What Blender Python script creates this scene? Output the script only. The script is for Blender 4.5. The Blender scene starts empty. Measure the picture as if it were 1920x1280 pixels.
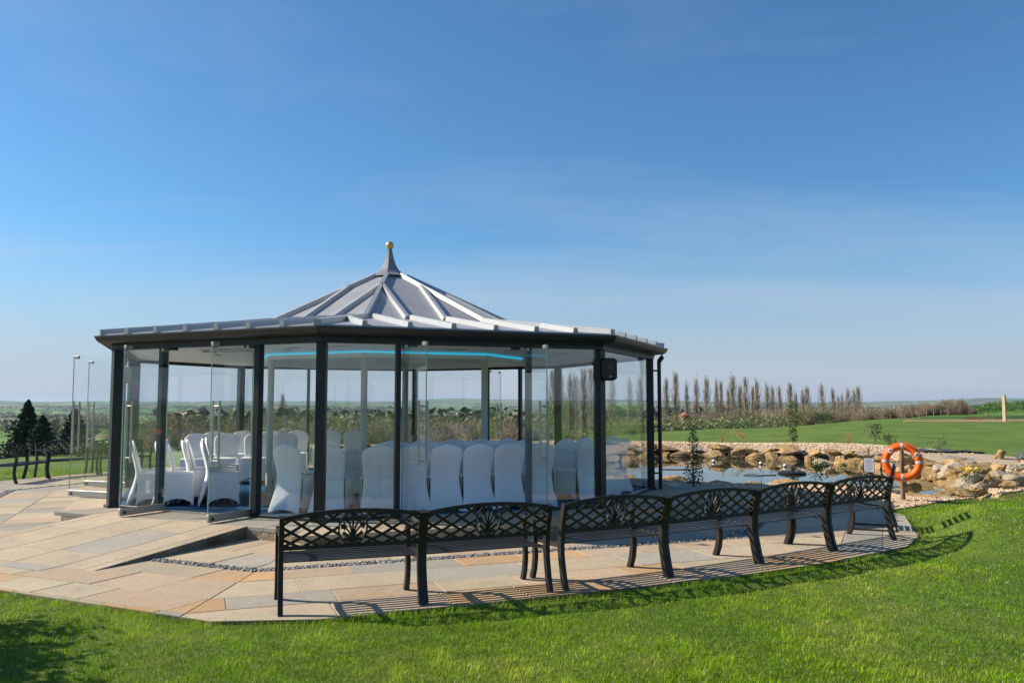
import bpy, math, random
import numpy as np
from mathutils import Vector, Matrix

SC = bpy.context.scene
COL = SC.collection
R = math.radians
random.seed(7)
RNG = np.random.default_rng(11)

# ------------------------------------------------------------------ camera, sky, sun, exposure
cam_d = bpy.data.cameras.new("camera")
cam = bpy.data.objects.new("camera", cam_d)
COL.objects.link(cam)
cam.location = (0.0, 0.0, 1.705)
cam.rotation_euler = (math.pi / 2 + 0.076, 0.0, 0.0)
cam_d.sensor_width = 36.0
cam_d.lens = 36.0 * 1550.0 / 1920.0
cam_d.clip_start = 0.1
cam_d.clip_end = 30000.0
SC.camera = cam

SUN_EL = R(35.0)
SUN_DIR = Vector((-0.975 * math.cos(SUN_EL), 0.165 * math.cos(SUN_EL), math.sin(SUN_EL))).normalized()   # towards the sun
world = bpy.data.worlds.new("World")
SC.world = world
world.use_nodes = True
wn, wl = world.node_tree.nodes, world.node_tree.links
wn.clear()
sky = wn.new("ShaderNodeTexSky")
sky.sky_type = 'NISHITA'
sky.sun_disc = False
sky.sun_elevation = SUN_EL
sky.sun_rotation = math.atan2(SUN_DIR.x, SUN_DIR.y)
sky.altitude = 60.0
sky.air_density = 1.0
sky.dust_density = 0.6
sky.ozone_density = 2.2
# thin cirrus: streaks of noise in the direction of view, brightest low in the sky
tc = wn.new("ShaderNodeTexCoord")
sep = wn.new("ShaderNodeSeparateXYZ")
wl.new(tc.outputs["Generated"], sep.inputs[0])
den = wn.new("ShaderNodeMath"); den.operation = 'ADD'; den.inputs[1].default_value = 0.12
wl.new(sep.outputs["Z"], den.inputs[0])
dx = wn.new("ShaderNodeMath"); dx.operation = 'DIVIDE'
dy = wn.new("ShaderNodeMath"); dy.operation = 'DIVIDE'
wl.new(sep.outputs["X"], dx.inputs[0]); wl.new(den.outputs[0], dx.inputs[1])
wl.new(sep.outputs["Y"], dy.inputs[0]); wl.new(den.outputs[0], dy.inputs[1])
cmb = wn.new("ShaderNodeCombineXYZ")
wl.new(dx.outputs[0], cmb.inputs["X"]); wl.new(dy.outputs[0], cmb.inputs["Y"])
mapn = wn.new("ShaderNodeMapping")
mapn.inputs["Rotation"].default_value = (0, 0, R(-24))
mapn.inputs["Scale"].default_value = (0.34, 1.0, 1.0)
wl.new(cmb.outputs[0], mapn.inputs["Vector"])
cn = wn.new("ShaderNodeTexNoise")
cn.inputs["Scale"].default_value = 0.9
cn.inputs["Detail"].default_value = 7.0
cn.inputs["Roughness"].default_value = 0.56
cn.inputs["Distortion"].default_value = 0.5
wl.new(mapn.outputs[0], cn.inputs["Vector"])
cr = wn.new("ShaderNodeMapRange")
cr.inputs["From Min"].default_value = 0.46
cr.inputs["From Max"].default_value = 0.76
cr.inputs["To Min"].default_value = 0.0
cr.inputs["To Max"].default_value = 0.40
wl.new(cn.outputs["Fac"], cr.inputs["Value"])
up = wn.new("ShaderNodeMapRange")
up.inputs["From Min"].default_value = 0.0
up.inputs["From Max"].default_value = 0.02
wl.new(sep.outputs["Z"], up.inputs["Value"])
cm = wn.new("ShaderNodeMath"); cm.operation = 'MULTIPLY'
wl.new(cr.outputs[0], cm.inputs[0]); wl.new(up.outputs[0], cm.inputs[1])
grade = wn.new("ShaderNodeMixRGB"); grade.blend_type = 'MULTIPLY'; grade.inputs["Fac"].default_value = 1.0
grade.inputs["Color2"].default_value = (0.595, 1.005, 1.27, 1.0)          # clear spring blue
wl.new(sky.outputs[0], grade.inputs["Color1"])
hz = wn.new("ShaderNodeMapRange"); hz.interpolation_type = 'SMOOTHSTEP'   # pale band low over the horizon
hz.inputs["From Min"].default_value = -0.02; hz.inputs["From Max"].default_value = 0.215
hz.inputs["To Min"].default_value = 0.92; hz.inputs["To Max"].default_value = 0.0
wl.new(sep.outputs["Z"], hz.inputs["Value"])
low = wn.new("ShaderNodeMixRGB"); low.inputs["Color2"].default_value = (4.75, 5.05, 6.0, 1.0)
wl.new(hz.outputs[0], low.inputs["Fac"]); wl.new(grade.outputs[0], low.inputs["Color1"])
mixc = wn.new("ShaderNodeMixRGB")
mixc.inputs["Color2"].default_value = (5.0, 5.6, 6.5, 1.0)
wl.new(cm.outputs[0], mixc.inputs["Fac"])
wl.new(low.outputs[0], mixc.inputs["Color1"])
bg = wn.new("ShaderNodeBackground")
bg.inputs["Strength"].default_value = 0.072
wo = wn.new("ShaderNodeOutputWorld")
wl.new(mixc.outputs[0], bg.inputs["Color"]); wl.new(bg.outputs[0], wo.inputs["Surface"])

sun_d = bpy.data.lights.new("sun", 'SUN')
sun_d.energy = 5.0
sun_d.angle = R(0.53)
sun_d.color = (1.0, 0.90, 0.75)
sun = bpy.data.objects.new("sun", sun_d)
sun.rotation_euler = SUN_DIR.to_track_quat('Z', 'Y').to_euler()
COL.objects.link(sun)

SC.view_settings.view_transform = 'Standard'
SC.view_settings.look = 'None'
SC.view_settings.exposure = 0.62
SC.view_settings.gamma = 1.0
SC.view_settings.use_curve_mapping = False
SC.render.engine = 'CYCLES'
SC.cycles.max_bounces = 8
SC.cycles.transparent_max_bounces = 24
SC.cycles.diffuse_bounces = 3
SC.cycles.glossy_bounces = 4
SC.cycles.transmission_bounces = 4
SC.cycles.volume_bounces = 0
SC.cycles.use_denoising = True

# ------------------------------------------------------------------ helpers
def lin(r, g, b):
    f = lambda c: c / 12.92 if c <= 0.04045 else ((c + 0.055) / 1.055) ** 2.4
    return (f(r / 255.0), f(g / 255.0), f(b / 255.0))

def mat(name, col, rough=0.6, metal=0.0, spec=0.5, noise=None, bump=None, objvar=0.0, tint=None, transl=0.0):
    """Principled material. noise = (scale, amount, colour2), bump = (scale, strength), objvar = value jitter per object,
    tint = name of a colour attribute multiplied in."""
    m = bpy.data.materials.new(name)
    m.use_nodes = True
    n, l = m.node_tree.nodes, m.node_tree.links
    b = n["Principled BSDF"]
    b.inputs["Roughness"].default_value = rough
    b.inputs["Metallic"].default_value = metal
    b.inputs["Specular IOR Level"].default_value = spec
    src = n.new("ShaderNodeRGB"); src.outputs[0].default_value = (*col, 1)
    out = src.outputs[0]
    geo = n.new("ShaderNodeNewGeometry")
    if noise:
        t = n.new("ShaderNodeTexNoise"); t.inputs["Scale"].default_value = noise[0]; t.inputs["Detail"].default_value = 6.0
        t.inputs["Roughness"].default_value = 0.62
        l.new(geo.outputs["Position"], t.inputs["Vector"])
        mr = n.new("ShaderNodeMapRange"); mr.inputs["From Min"].default_value = 0.33; mr.inputs["From Max"].default_value = 0.67
        mr.inputs["To Max"].default_value = noise[1]
        l.new(t.outputs["Fac"], mr.inputs["Value"])
        mx = n.new("ShaderNodeMixRGB"); mx.inputs["Color2"].default_value = (*noise[2], 1)
        l.new(mr.outputs[0], mx.inputs["Fac"]); l.new(out, mx.inputs["Color1"]); out = mx.outputs[0]
    if objvar:
        oi = n.new("ShaderNodeObjectInfo")
        mr = n.new("ShaderNodeMapRange"); mr.inputs["To Min"].default_value = 1 - objvar; mr.inputs["To Max"].default_value = 1 + objvar
        l.new(oi.outputs["Random"], mr.inputs["Value"])
        hs = n.new("ShaderNodeHueSaturation"); l.new(mr.outputs[0], hs.inputs["Value"]); l.new(out, hs.inputs["Color"]); out = hs.outputs[0]
    if tint:
        at = n.new("ShaderNodeAttribute"); at.attribute_name = tint
        mx = n.new("ShaderNodeMixRGB"); mx.blend_type = 'MULTIPLY'; mx.inputs["Fac"].default_value = 1.0
        l.new(out, mx.inputs["Color1"]); l.new(at.outputs["Color"], mx.inputs["Color2"]); out = mx.outputs[0]
    l.new(out, b.inputs["Base Color"])
    if bump:
        t = n.new("ShaderNodeTexNoise"); t.inputs["Scale"].default_value = bump[0]; t.inputs["Detail"].default_value = 8.0
        l.new(geo.outputs["Position"], t.inputs["Vector"])
        bp = n.new("ShaderNodeBump"); bp.inputs["Strength"].default_value = bump[1]; bp.inputs["Distance"].default_value = 0.02
        l.new(t.outputs["Fac"], bp.inputs["Height"]); l.new(bp.outputs[0], b.inputs["Normal"])
    if transl:
        tr = n.new("ShaderNodeBsdfTranslucent"); l.new(out, tr.inputs["Color"])
        ms = n.new("ShaderNodeMixShader"); ms.inputs[0].default_value = transl
        l.new(b.outputs[0], ms.inputs[1]); l.new(tr.outputs[0], ms.inputs[2])
        l.new(ms.outputs[0], n["Material Output"].inputs["Surface"])
    return m

def glass_mat(name, tint):
    m = bpy.data.materials.new(name); m.use_nodes = True
    n, l = m.node_tree.nodes, m.node_tree.links
    n.remove(n["Principled BSDF"])
    tr = n.new("ShaderNodeBsdfTransparent"); tr.inputs[0].default_value = (*tint, 1)
    gl = n.new("ShaderNodeBsdfGlossy"); gl.inputs["Roughness"].default_value = 0.0
    lw = n.new("ShaderNodeLayerWeight"); lw.inputs[0].default_value = 0.5      # facing: 0 head on, 1 grazing
    pw = n.new("ShaderNodeMath"); pw.operation = 'POWER'; pw.inputs[1].default_value = 5.0
    fr = n.new("ShaderNodeMath"); fr.operation = 'MULTIPLY_ADD'; fr.inputs[1].default_value = 0.75; fr.inputs[2].default_value = 0.065
    l.new(lw.outputs["Facing"], pw.inputs[0]); l.new(pw.outputs[0], fr.inputs[0])
    ms = n.new("ShaderNodeMixShader")
    l.new(fr.outputs[0], ms.inputs[0]); l.new(tr.outputs[0], ms.inputs[1]); l.new(gl.outputs[0], ms.inputs[2])
    l.new(ms.outputs[0], n["Material Output"].inputs["Surface"])
    return m

def emit_mat(name, col, s):
    m = bpy.data.materials.new(name); m.use_nodes = True
    b = m.node_tree.nodes["Principled BSDF"]
    b.inputs["Base Color"].default_value = (*col, 1)
    b.inputs["Emission Color"].default_value = (*col, 1)
    b.inputs["Emission Strength"].default_value = s
    return m

class MB:
    """collects geometry; build() links it as ONE mesh object"""
    def __init__(s):
        s.v = []; s.f = []
    def add(s, vs, fs):
        o = len(s.v)
        s.v.extend([tuple(p) for p in vs]); s.f.extend([tuple(i + o for i in f) for f in fs]); return s
    def box(s, c, d, rz=0.0, bev=0.0):
        hx, hy, hz = d[0] / 2, d[1] / 2, d[2] / 2
        if bev <= 0:
            vs = [(x, y, z) for z in (-hz, hz) for x, y in ((-hx, -hy), (hx, -hy), (hx, hy), (-hx, hy))]
            fs = [(3, 2, 1, 0), (4, 5, 6, 7), (0, 1, 5, 4), (1, 2, 6, 5), (2, 3, 7, 6), (3, 0, 4, 7)]
        else:
            vs = []; k = bev
            for z, i in ((-hz, k), (-hz + k, 0), (hz - k, 0), (hz, k)):
                vs += [(-hx + i, -hy + i, z), (hx - i, -hy + i, z), (hx - i, hy - i, z), (-hx + i, hy - i, z)]
            fs = [(3, 2, 1, 0), (12, 13, 14, 15)]
            for r in range(3):
                for j in range(4):
                    a = r * 4 + j; b = r * 4 + (j + 1) % 4
                    fs.append((a, b, b + 4, a + 4))
        ca, sa = math.cos(rz), math.sin(rz)
        s.add([(c[0] + x * ca - y * sa, c[1] + x * sa + y * ca, c[2] + z) for x, y, z in vs], fs); return s
    def bar(s, a, b, w, h, upv=(0, 0, 1)):
        """rectangular bar from a to b, w across, h along up"""
        a, b = Vector(a), Vector(b)
        d = (b - a).normalized(); u = Vector(upv)
        sd = d.cross(u)
        if sd.length < 1e-4: sd = d.cross(Vector((0, 1, 0)))
        sd.normalize(); u = sd.cross(d).normalized()
        vs = []
        for p in (a, b):
            for x, y in ((-1, -1), (1, -1), (1, 1), (-1, 1)):
                vs.append(p + sd * (x * w / 2) + u * (y * h / 2))
        s.add(vs, [(3, 2, 1, 0), (4, 5, 6, 7), (0, 1, 5, 4), (1, 2, 6, 5), (2, 3, 7, 6), (3, 0, 4, 7)]); return s
    def sweep(s, pts, prof, closed_prof=True, side=None, caps=True, loop=False):
        """sweep profile [(a,b)] along pts; a along side vector, b along the third axis"""
        n = len(pts); P = [Vector(p) for p in pts]; rings = []
        for i in range(n):
            if loop: t = P[(i + 1) % n] - P[i - 1]
            else: t = P[min(i + 1, n - 1)] - P[max(i - 1, 0)]
            t.normalize()
            sd = Vector(side) if side is not None else Vector((0, 0, 1))
            sd = sd - t * sd.dot(t)
            if sd.length < 1e-4: sd = Vector((1, 0, 0)) - t * t.x
            sd.normalize(); th = t.cross(sd)
            rings.append([P[i] + sd * a + th * b for a, b in prof])
        m = len(prof); o = len(s.v)
        for r in rings: s.v.extend([tuple(p) for p in r])
        rr = n if loop else n - 1
        for i in range(rr):
            for j in range(m if closed_prof else m - 1):
                a = o + i * m + j; b = o + i * m + (j + 1) % m
                c = o + ((i + 1) % n) * m + (j + 1) % m; d = o + ((i + 1) % n) * m + j
                s.f.append((a, b, c, d))
        if caps and not loop and closed_prof:
            s.f.append(tuple(o + j for j in reversed(range(m)))); s.f.append(tuple(o + (n - 1) * m + j for j in range(m)))
        return s
    def tube(s, pts, r, k=8, loop=False, side=None):
        return s.sweep(pts, [(r * math.cos(2 * math.pi * i / k), r * math.sin(2 * math.pi * i / k)) for i in range(k)], loop=loop, side=side)
    def flat(s, pts, w, h, side=None, loop=False):
        return s.sweep(pts, [(-w / 2, -h / 2), (w / 2, -h / 2), (w / 2, h / 2), (-w / 2, h / 2)], side=side, loop=loop)
    def lathe(s, prof, k=24, c=(0, 0, 0), rot=0.0):
        o = len(s.v); m = len(prof)
        for i in range(k):
            a = rot + 2 * math.pi * i / k
            for r, z in prof: s.v.append((c[0] + r * math.cos(a), c[1] + r * math.sin(a), c[2] + z))
        for i in range(k):
            for j in range(m - 1):
                s.f.append((o + i * m + j, o + ((i + 1) % k) * m + j, o + ((i + 1) % k) * m + j + 1, o + i * m + j + 1))
        if prof[0][0] > 1e-6: s.f.append(tuple(o + i * m for i in reversed(range(k))))
        if prof[-1][0] > 1e-6: s.f.append(tuple(o + i * m + m - 1 for i in range(k)))
        return s
    def prism(s, poly, z0, z1, inset=0.0):
        """vertical prism over a CCW polygon; z1 may be a function of (x, y)"""
        n = len(poly); o = len(s.v)
        zt = z1 if callable(z1) else (lambda x, y: z1)
        zb = z0 if callable(z0) else (lambda x, y: z0)
        cx = sum(p[0] for p in poly) / n; cy = sum(p[1] for p in poly) / n
        def sh(p, k):
            d = math.hypot(p[0] - cx, p[1] - cy) or 1; f = max(0.0, 1 - k / d); return (cx + (p[0] - cx) * f, cy + (p[1] - cy) * f)
        for p in poly: s.v.append((p[0], p[1], zb(*p)))
        if inset > 0:
            for p in poly: s.v.append((p[0], p[1], zt(*p) - inset * 0.7))
            for p in poly:
                q = sh(p, inset); s.v.append((q[0], q[1], zt(*q)))
            rings = 3
        else:
            for p in poly: s.v.append((p[0], p[1], zt(*p)))
            rings = 2
        s.f.append(tuple(o + i for i in reversed(range(n))))
        for r in range(rings - 1):
            for i in range(n):
                s.f.append((o + r * n + i, o + r * n + (i + 1) % n, o + (r + 1) * n + (i + 1) % n, o + (r + 1) * n + i))
        s.f.append(tuple(o + (rings - 1) * n + i for i in range(n)))
        return s
    def mesh(s, name, m, smooth=False, auto=None):
        me = bpy.data.meshes.new(name)
        me.from_pydata(s.v, [], s.f); me.update()
        if m is not None: me.materials.append(m)
        if smooth: me.polygons.foreach_set("use_smooth", [True] * len(me.polygons))
        if auto is not None:
            me.polygons.foreach_set("use_smooth", [True] * len(me.polygons)); me.set_sharp_from_angle(angle=R(auto))
        return me
    def build(s, name, m, parent=None, smooth=False, auto=None):
        return link(name, s.mesh(name, m, smooth, auto), parent)

def link(name, me, parent=None, loc=None, rz=None):
    o = bpy.data.objects.new(name, me); COL.objects.link(o)
    if parent is not None: o.parent = parent
    if loc is not None: o.location = loc
    if rz is not None: o.rotation_euler = (0, 0, rz)
    return o

def tag(o, label=None, cat=None, group=None, kind=None):
    if label: o["label"] = label
    if cat: o["category"] = cat
    if group: o["group"] = group
    if kind: o["kind"] = kind
    return o

def empty(name, loc=(0, 0, 0), rz=0.0, label=None, cat=None, group=None):
    o = bpy.data.objects.new(name, None); COL.objects.link(o)
    o.location = loc; o.rotation_euler = (0, 0, rz); o.empty_display_size = 0.2
    return tag(o, label, cat, group)

def copy_tree(o, parent=None):
    kids = list(o.children)
    c = o.copy(); COL.objects.link(c)
    if parent is not None: c.parent = parent
    for ch in kids: copy_tree(ch, c)
    return c

def np_mesh(name, V, F, m, tint=None, smooth=False):
    """fast mesh from numpy verts (n,3) and faces (k,3 or 4); tint (n,3) becomes the point colour attribute 'tint'"""
    V = np.ascontiguousarray(V, np.float32); F = np.ascontiguousarray(F, np.int32)
    me = bpy.data.meshes.new(name)
    k = F.shape[1]
    me.vertices.add(len(V)); me.vertices.foreach_set("co", V.ravel())
    me.loops.add(F.size); me.loops.foreach_set("vertex_index", F.ravel())
    me.polygons.add(len(F)); me.polygons.foreach_set("loop_start", np.arange(len(F), dtype=np.int32) * k)
    if smooth: me.polygons.foreach_set("use_smooth", np.ones(len(F), bool))
    me.update(calc_edges=True); me.validate()
    for mm in (m if isinstance(m, (list, tuple)) else [m]): me.materials.append(mm)
    if tint is not None:
        a = me.color_attributes.new("tint", 'FLOAT_COLOR', 'POINT')
        a.data.foreach_set("color", np.c_[tint, np.ones(len(tint))].astype(np.float32).ravel())
    return me

def scatter(TV, TF, pos, rz, sc, tilt=None):
    """copies of a template mesh as arrays"""
    n = len(pos); TV = np.asarray(TV, float); TF = np.asarray(TF, int)
    sc = np.asarray(sc, float)
    if sc.ndim == 1: sc = np.repeat(sc[:, None], 3, 1)
    v = TV[None] * sc[:, None, :]
    if tilt is not None:
        c, s_ = np.cos(tilt)[:, None], np.sin(tilt)[:, None]
        y = v[..., 1] * c - v[..., 2] * s_; z = v[..., 1] * s_ + v[..., 2] * c
        v = np.stack([v[..., 0], y, z], -1)
    c, s_ = np.cos(rz)[:, None], np.sin(rz)[:, None]
    v = np.stack([v[..., 0] * c - v[..., 1] * s_, v[..., 0] * s_ + v[..., 1] * c, v[..., 2]], -1) + np.asarray(pos)[:, None, :]
    F = TF[None] + (np.arange(n) * len(TV))[:, None, None]
    return v.reshape(-1, 3), F.reshape(-1, TF.shape[1])

def clip_poly(poly, nx, ny, d):
    """keep the part of poly with nx*x + ny*y <= d"""
    out = []
    for i in range(len(poly)):
        p, q = poly[i - 1], poly[i]
        a = nx * p[0] + ny * p[1] - d; b = nx * q[0] + ny * q[1] - d
        if (a <= 0) != (b <= 0):
            t = a / (a - b); out.append((p[0] + (q[0] - p[0]) * t, p[1] + (q[1] - p[1]) * t))
        if b <= 0: out.append(q)
    return out

def clip_convex(poly, conv):
    for i in range(len(conv)):
        a, b = conv[i - 1], conv[i]
        nx, ny = b[1] - a[1], a[0] - b[0]
        poly = clip_poly(poly, nx, ny, nx * a[0] + ny * a[1])
        if len(poly) < 3: return []
    return poly

def area(p):
    return 0.5 * sum(p[i - 1][0] * p[i][1] - p[i][0] * p[i - 1][1] for i in range(len(p)))

def in_poly(P, poly):
    P = np.asarray(P); x, y = P[..., 0], P[..., 1]; r = np.zeros(x.shape, bool)
    for i in range(len(poly)):
        (x0, y0), (x1, y1) = poly[i - 1], poly[i]
        if y0 == y1: continue
        c = ((y0 > y) != (y1 > y)) & (x < (x1 - x0) * (y - y0) / (y1 - y0) + x0)
        r ^= c
    return r

def poly_dist(P, poly):
    """unsigned distance of points to the polygon outline"""
    P = np.asarray(P, float); d = np.full(P.shape[:-1], 1e9)
    for i in range(len(poly)):
        a = np.array(poly[i - 1], float); b = np.array(poly[i], float); ab = b - a
        t = np.clip(((P - a) @ ab) / (ab @ ab), 0, 1)
        d = np.minimum(d, np.linalg.norm(P - a - t[..., None] * ab, axis=-1))
    return d

def sm(a, b, x):
    t = np.clip((x - a) / (b - a), 0, 1); return t * t * (3 - 2 * t)

# ------------------------------------------------------------------ plan of the place
FZ = 0.155                       # pavilion floor and terrace
HEAD = 2.539                     # underside of the head beams
GC = (-2.497, 15.966)            # pavilion centre
PHI = 4.292
DS = (4.447, 4.503, 4.866, 4.503)

def octo(off, c=GC, k=1.0):
    V = []
    for i in range(8):
        a0, a1 = PHI + (i - 1) * math.pi / 4, PHI + i * math.pi / 4
        A = np.array([[math.cos(a0), math.sin(a0)], [math.cos(a1), math.sin(a1)]])
        o0 = off[(i - 1) % 8] if isinstance(off, (list, tuple)) else off
        o1 = off[i % 8] if isinstance(off, (list, tuple)) else off
        s = np.linalg.solve(A, [DS[(i - 1) % 4] * k + o0, DS[i % 4] * k + o1])
        V.append((float(c[0] + s[0]), float(c[1] + s[1])))
    return V
OV = octo(0.0)
FN = [(math.cos(PHI + i * math.pi / 4), math.sin(PHI + i * math.pi / 4)) for i in range(8)]
def on_face(k, u, off=0.0):
    a, b = OV[k], OV[(k + 1) % 8]
    return (a[0] + (b[0] - a[0]) * u + FN[k][0] * off, a[1] + (b[1] - a[1]) * u + FN[k][1] * off)
def face_angle(k): return math.atan2(OV[(k + 1) % 8][1] - OV[k][1], OV[(k + 1) % 8][0] - OV[k][0])

PLAT = octo([0.72, 1.15, 0.95, 0.75, 0.8, 0.8, 0.8, 0.62])
o44 = octo(4.4)
PATIO = [(-2.37, 6.68), (-1.55, 6.74), (0.69, 7.70), (2.4, 8.52), (3.38, 9.10), (4.8, 10.18), (5.28, 10.9), (6.05, 12.9), (6.0, 15.6), (1.6, 20.2),
         (-2.6, 24.4), o44[6], o44[7], (-9.6, 10.2), (-4.73, 7.79)]
POND = [(3.7, 19.6), (4.53, 19.0), (5.32, 18.75), (6.61, 18.9), (7.6, 17.4), (8.0, 15.9), (8.9, 16.2), (9.6, 18.6), (10.23, 21.0), (10.3, 23.0),
        (10.2, 25.3), (9.38, 27.1), (7.93, 28.1), (6.8, 28.7), (5.43, 29.2), (3.2, 29.6), (0.8, 29.8), (-3.0, 28.8), (-5.7, 27.8), (-7.6, 27.4),
        (-8.0, 26.2), (-5.0, 25.6), (-2.0, 25.4), (0.8, 23.4), (2.2, 21.0)]
WZ = -0.13
GRAV = [(6.3, 13.75), (7.62, 14.85), (9.0, 15.8), (10.4, 16.9), (12.5, 18.3), (16, 20.5), (16.5, 22.5), (13.6, 24.0), (14.4, 27.6), (13.9, 29.5), (12.9, 32.3), (12.1, 35.0),
        (10.4, 35.2), (8.0, 34.7), (5.9, 33.2), (3.2, 32.0), (0.8, 31.4), (-3.0, 30.4), (-6.2, 29.3), (-8.6, 28.4), (-9.0, 26.6), (-7.5, 25.6),
        (-2.3, 24.9), (1.7, 20.1), (3.0, 18.5), (4.5, 16.9), (6.1, 15.5)]

def gz(x, y):
    """height of the ground"""
    x = np.asarray(x, float); y = np.asarray(y, float)
    r = np.hypot(x, y) + 1e-6
    az = np.degrees(np.arctan2(x, np.maximum(y, 1e-6)))
    az = np.where(y <= 0, np.sign(x) * 90, az)
    r0 = np.interp(az, [-90, -35, -25, -5, 5, 13, 20, 25.5, 31, 60, 90], [26, 26, 28, 31, 38, 56, 62, 84, 150, 160, 160])
    f = np.maximum(r - r0, 0.0)
    # below the crest the land falls to the valley floor, then climbs to far hills
    vall = np.interp(r, [0, 60, 150, 300, 500, 1000, 2000, 3500, 5500, 7500, 9500, 14000],
                     [0, -1.9, -5.0, -10.5, -16, -23, -29, -26, -10, 14, 40, 60])
    ax = np.radians(az)
    hills = np.interp(r, [0, 900, 2500, 5000, 7500, 9500, 14000], [0, 0, 9, 16, 30, 34, 34]) * (np.sin(ax * 9 + 1.1 + r / 1300.0) * 0.45 + np.sin(ax * 23 + 0.4 - r / 900.0) * 0.32 + np.sin(ax * 51 + r / 500.0) * 0.16)
    rollz = np.interp(r, [0, 80, 400, 3000], [0, 0, 2.0, 5.0]) * (np.sin(x / 190.0 + 1.0) * np.cos(y / 260.0) * 0.6 + np.sin((x + y) / 610.0) * 0.5)
    t = sm(0, np.interp(az, [-90, 5, 13], [34, 34, 70]), f)
    z = (vall + hills + rollz) * t - 0.03
    rise = sm(15, 26, az) * sm(22, 62, r) * 0.48 + sm(23, 32, az) * sm(88, 150, r) * 1.3 * (1 - sm(160, 420, r))
    z = z + rise * np.where(r < 160, 1.0, 1 - sm(160, 420, r))
    # lawn bank beside the patio, gentle swell of the lawn
    dn = (x - 5.3) * 0.93 - (y - 10.9) * 0.37
    z = z + 0.30 * sm(0.0, 0.9, dn) * sm(9.0, 11.2, y) * (1 - sm(11.9, 14.2, y))
    z = z + 0.03 * np.sin(x * 0.55 + 0.7) * np.cos(y * 0.6) * sm(3.0, 6.0, np.hypot(x + 2.5, y - 16) - 8.0) * (r < 90)
    return z

def gz_full(x, y):
    x = np.asarray(x, float); y = np.asarray(y, float)
    z = gz(x, y); P = np.stack([x, y], -1)
    near = (np.hypot(x - 1, y - 20) < 30)
    if near.any():
        q = P[near]; zz = z[near]
        ip = in_poly(q, POND); dp = poly_dist(q, POND); sd = np.where(ip, -dp, dp)
        ing = in_poly(q, GRAV)
        bank = 0.30 * sm(0.5, 1.3, sd) * sm(24.5, 27.0, q[:, 1] + 0.25 * q[:, 0]) * (1 - sm(2.6, 6.5, sd))
        zz = zz + bank
        zz = np.where(ip | (sd < 0.7), np.minimum(zz, -0.75 + 0.75 * sm(-0.25, 0.7, sd)), zz)
        inp = in_poly(q, PATIO); d2 = poly_dist(q, PATIO)
        zz = np.where(inp, np.minimum(zz, -0.035), zz)
        z[near] = zz
    return z

# ------------------------------------------------------------------ materials
M = {}
M['frame'] = mat('anthracite_paint', (0.010, 0.013, 0.017), 0.42, spec=0.4, noise=(3.0, 0.4, (0.014, 0.017, 0.021)))
M['gutter'] = mat('gutter_paint', (0.011, 0.013, 0.016), 0.38)
M['lead'] = mat('lead_sheet', (0.40, 0.385, 0.395), 0.42, metal=0.25, spec=0.5, noise=(2.3, 0.7, (0.29, 0.285, 0.30)), bump=(6.0, 0.16))
M['roll'] = mat('lead_roll', (0.40, 0.41, 0.42), 0.50, metal=0.2, spec=0.55, noise=(5.0, 0.6, (0.32, 0.335, 0.35)))
M['spire'] = mat('lead_spire', (0.15, 0.165, 0.19), 0.45, spec=0.5, noise=(6.0, 0.7, (0.24, 0.25, 0.27)))
M['gold'] = mat('gold_paint', (0.62, 0.46, 0.16), 0.35, metal=0.55)
M['white'] = mat('white_paint', (0.82, 0.82, 0.80), 0.5, noise=(1.2, 0.3, (0.74, 0.74, 0.72)))
M['column'] = mat('cream_paint', (0.55, 0.55, 0.52), 0.5)
M['steel'] = mat('brushed_steel', (0.40, 0.385, 0.355), 0.42, metal=0.8)
M['glass'] = glass_mat('pane_glass', (0.972, 0.988, 0.985))
M['edge'] = mat('glass_edge', (0.16, 0.30, 0.27), 0.3, spec=0.2)
M['led'] = emit_mat('cyan_led', (0.0, 0.50, 0.80), 0.62)
M['black'] = mat('black_plastic', (0.012, 0.012, 0.013), 0.45)
M['grille'] = mat('speaker_grille', (0.018, 0.018, 0.02), 0.65)
M['cloth'] = mat('white_spandex', (0.86, 0.86, 0.88), 0.62, spec=0.25, noise=(2.0, 0.5, (0.80, 0.81, 0.85)), bump=(4.5, 0.35))
M['tcloth'] = mat('white_table_linen', (0.76, 0.77, 0.80), 0.75, spec=0.2)
M['carpet'] = mat('teal_blue_carpet', (0.010, 0.062, 0.150), 0.85, spec=0.2, noise=(30.0, 0.6, (0.018, 0.09, 0.19)))
M['iron'] = mat('dark_bronze_iron', (0.012, 0.010, 0.010), 0.5, spec=0.35, noise=(14.0, 0.7, (0.026, 0.018, 0.014)))
M['slat'] = mat('bench_slat_iron', (0.018, 0.017, 0.018), 0.4, spec=0.6, noise=(14.0, 0.6, (0.03, 0.026, 0.024)))
M['foot'] = mat('worn_iron_foot', (0.09, 0.085, 0.08), 0.6, noise=(30.0, 0.9, (0.03, 0.026, 0.024)))
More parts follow.
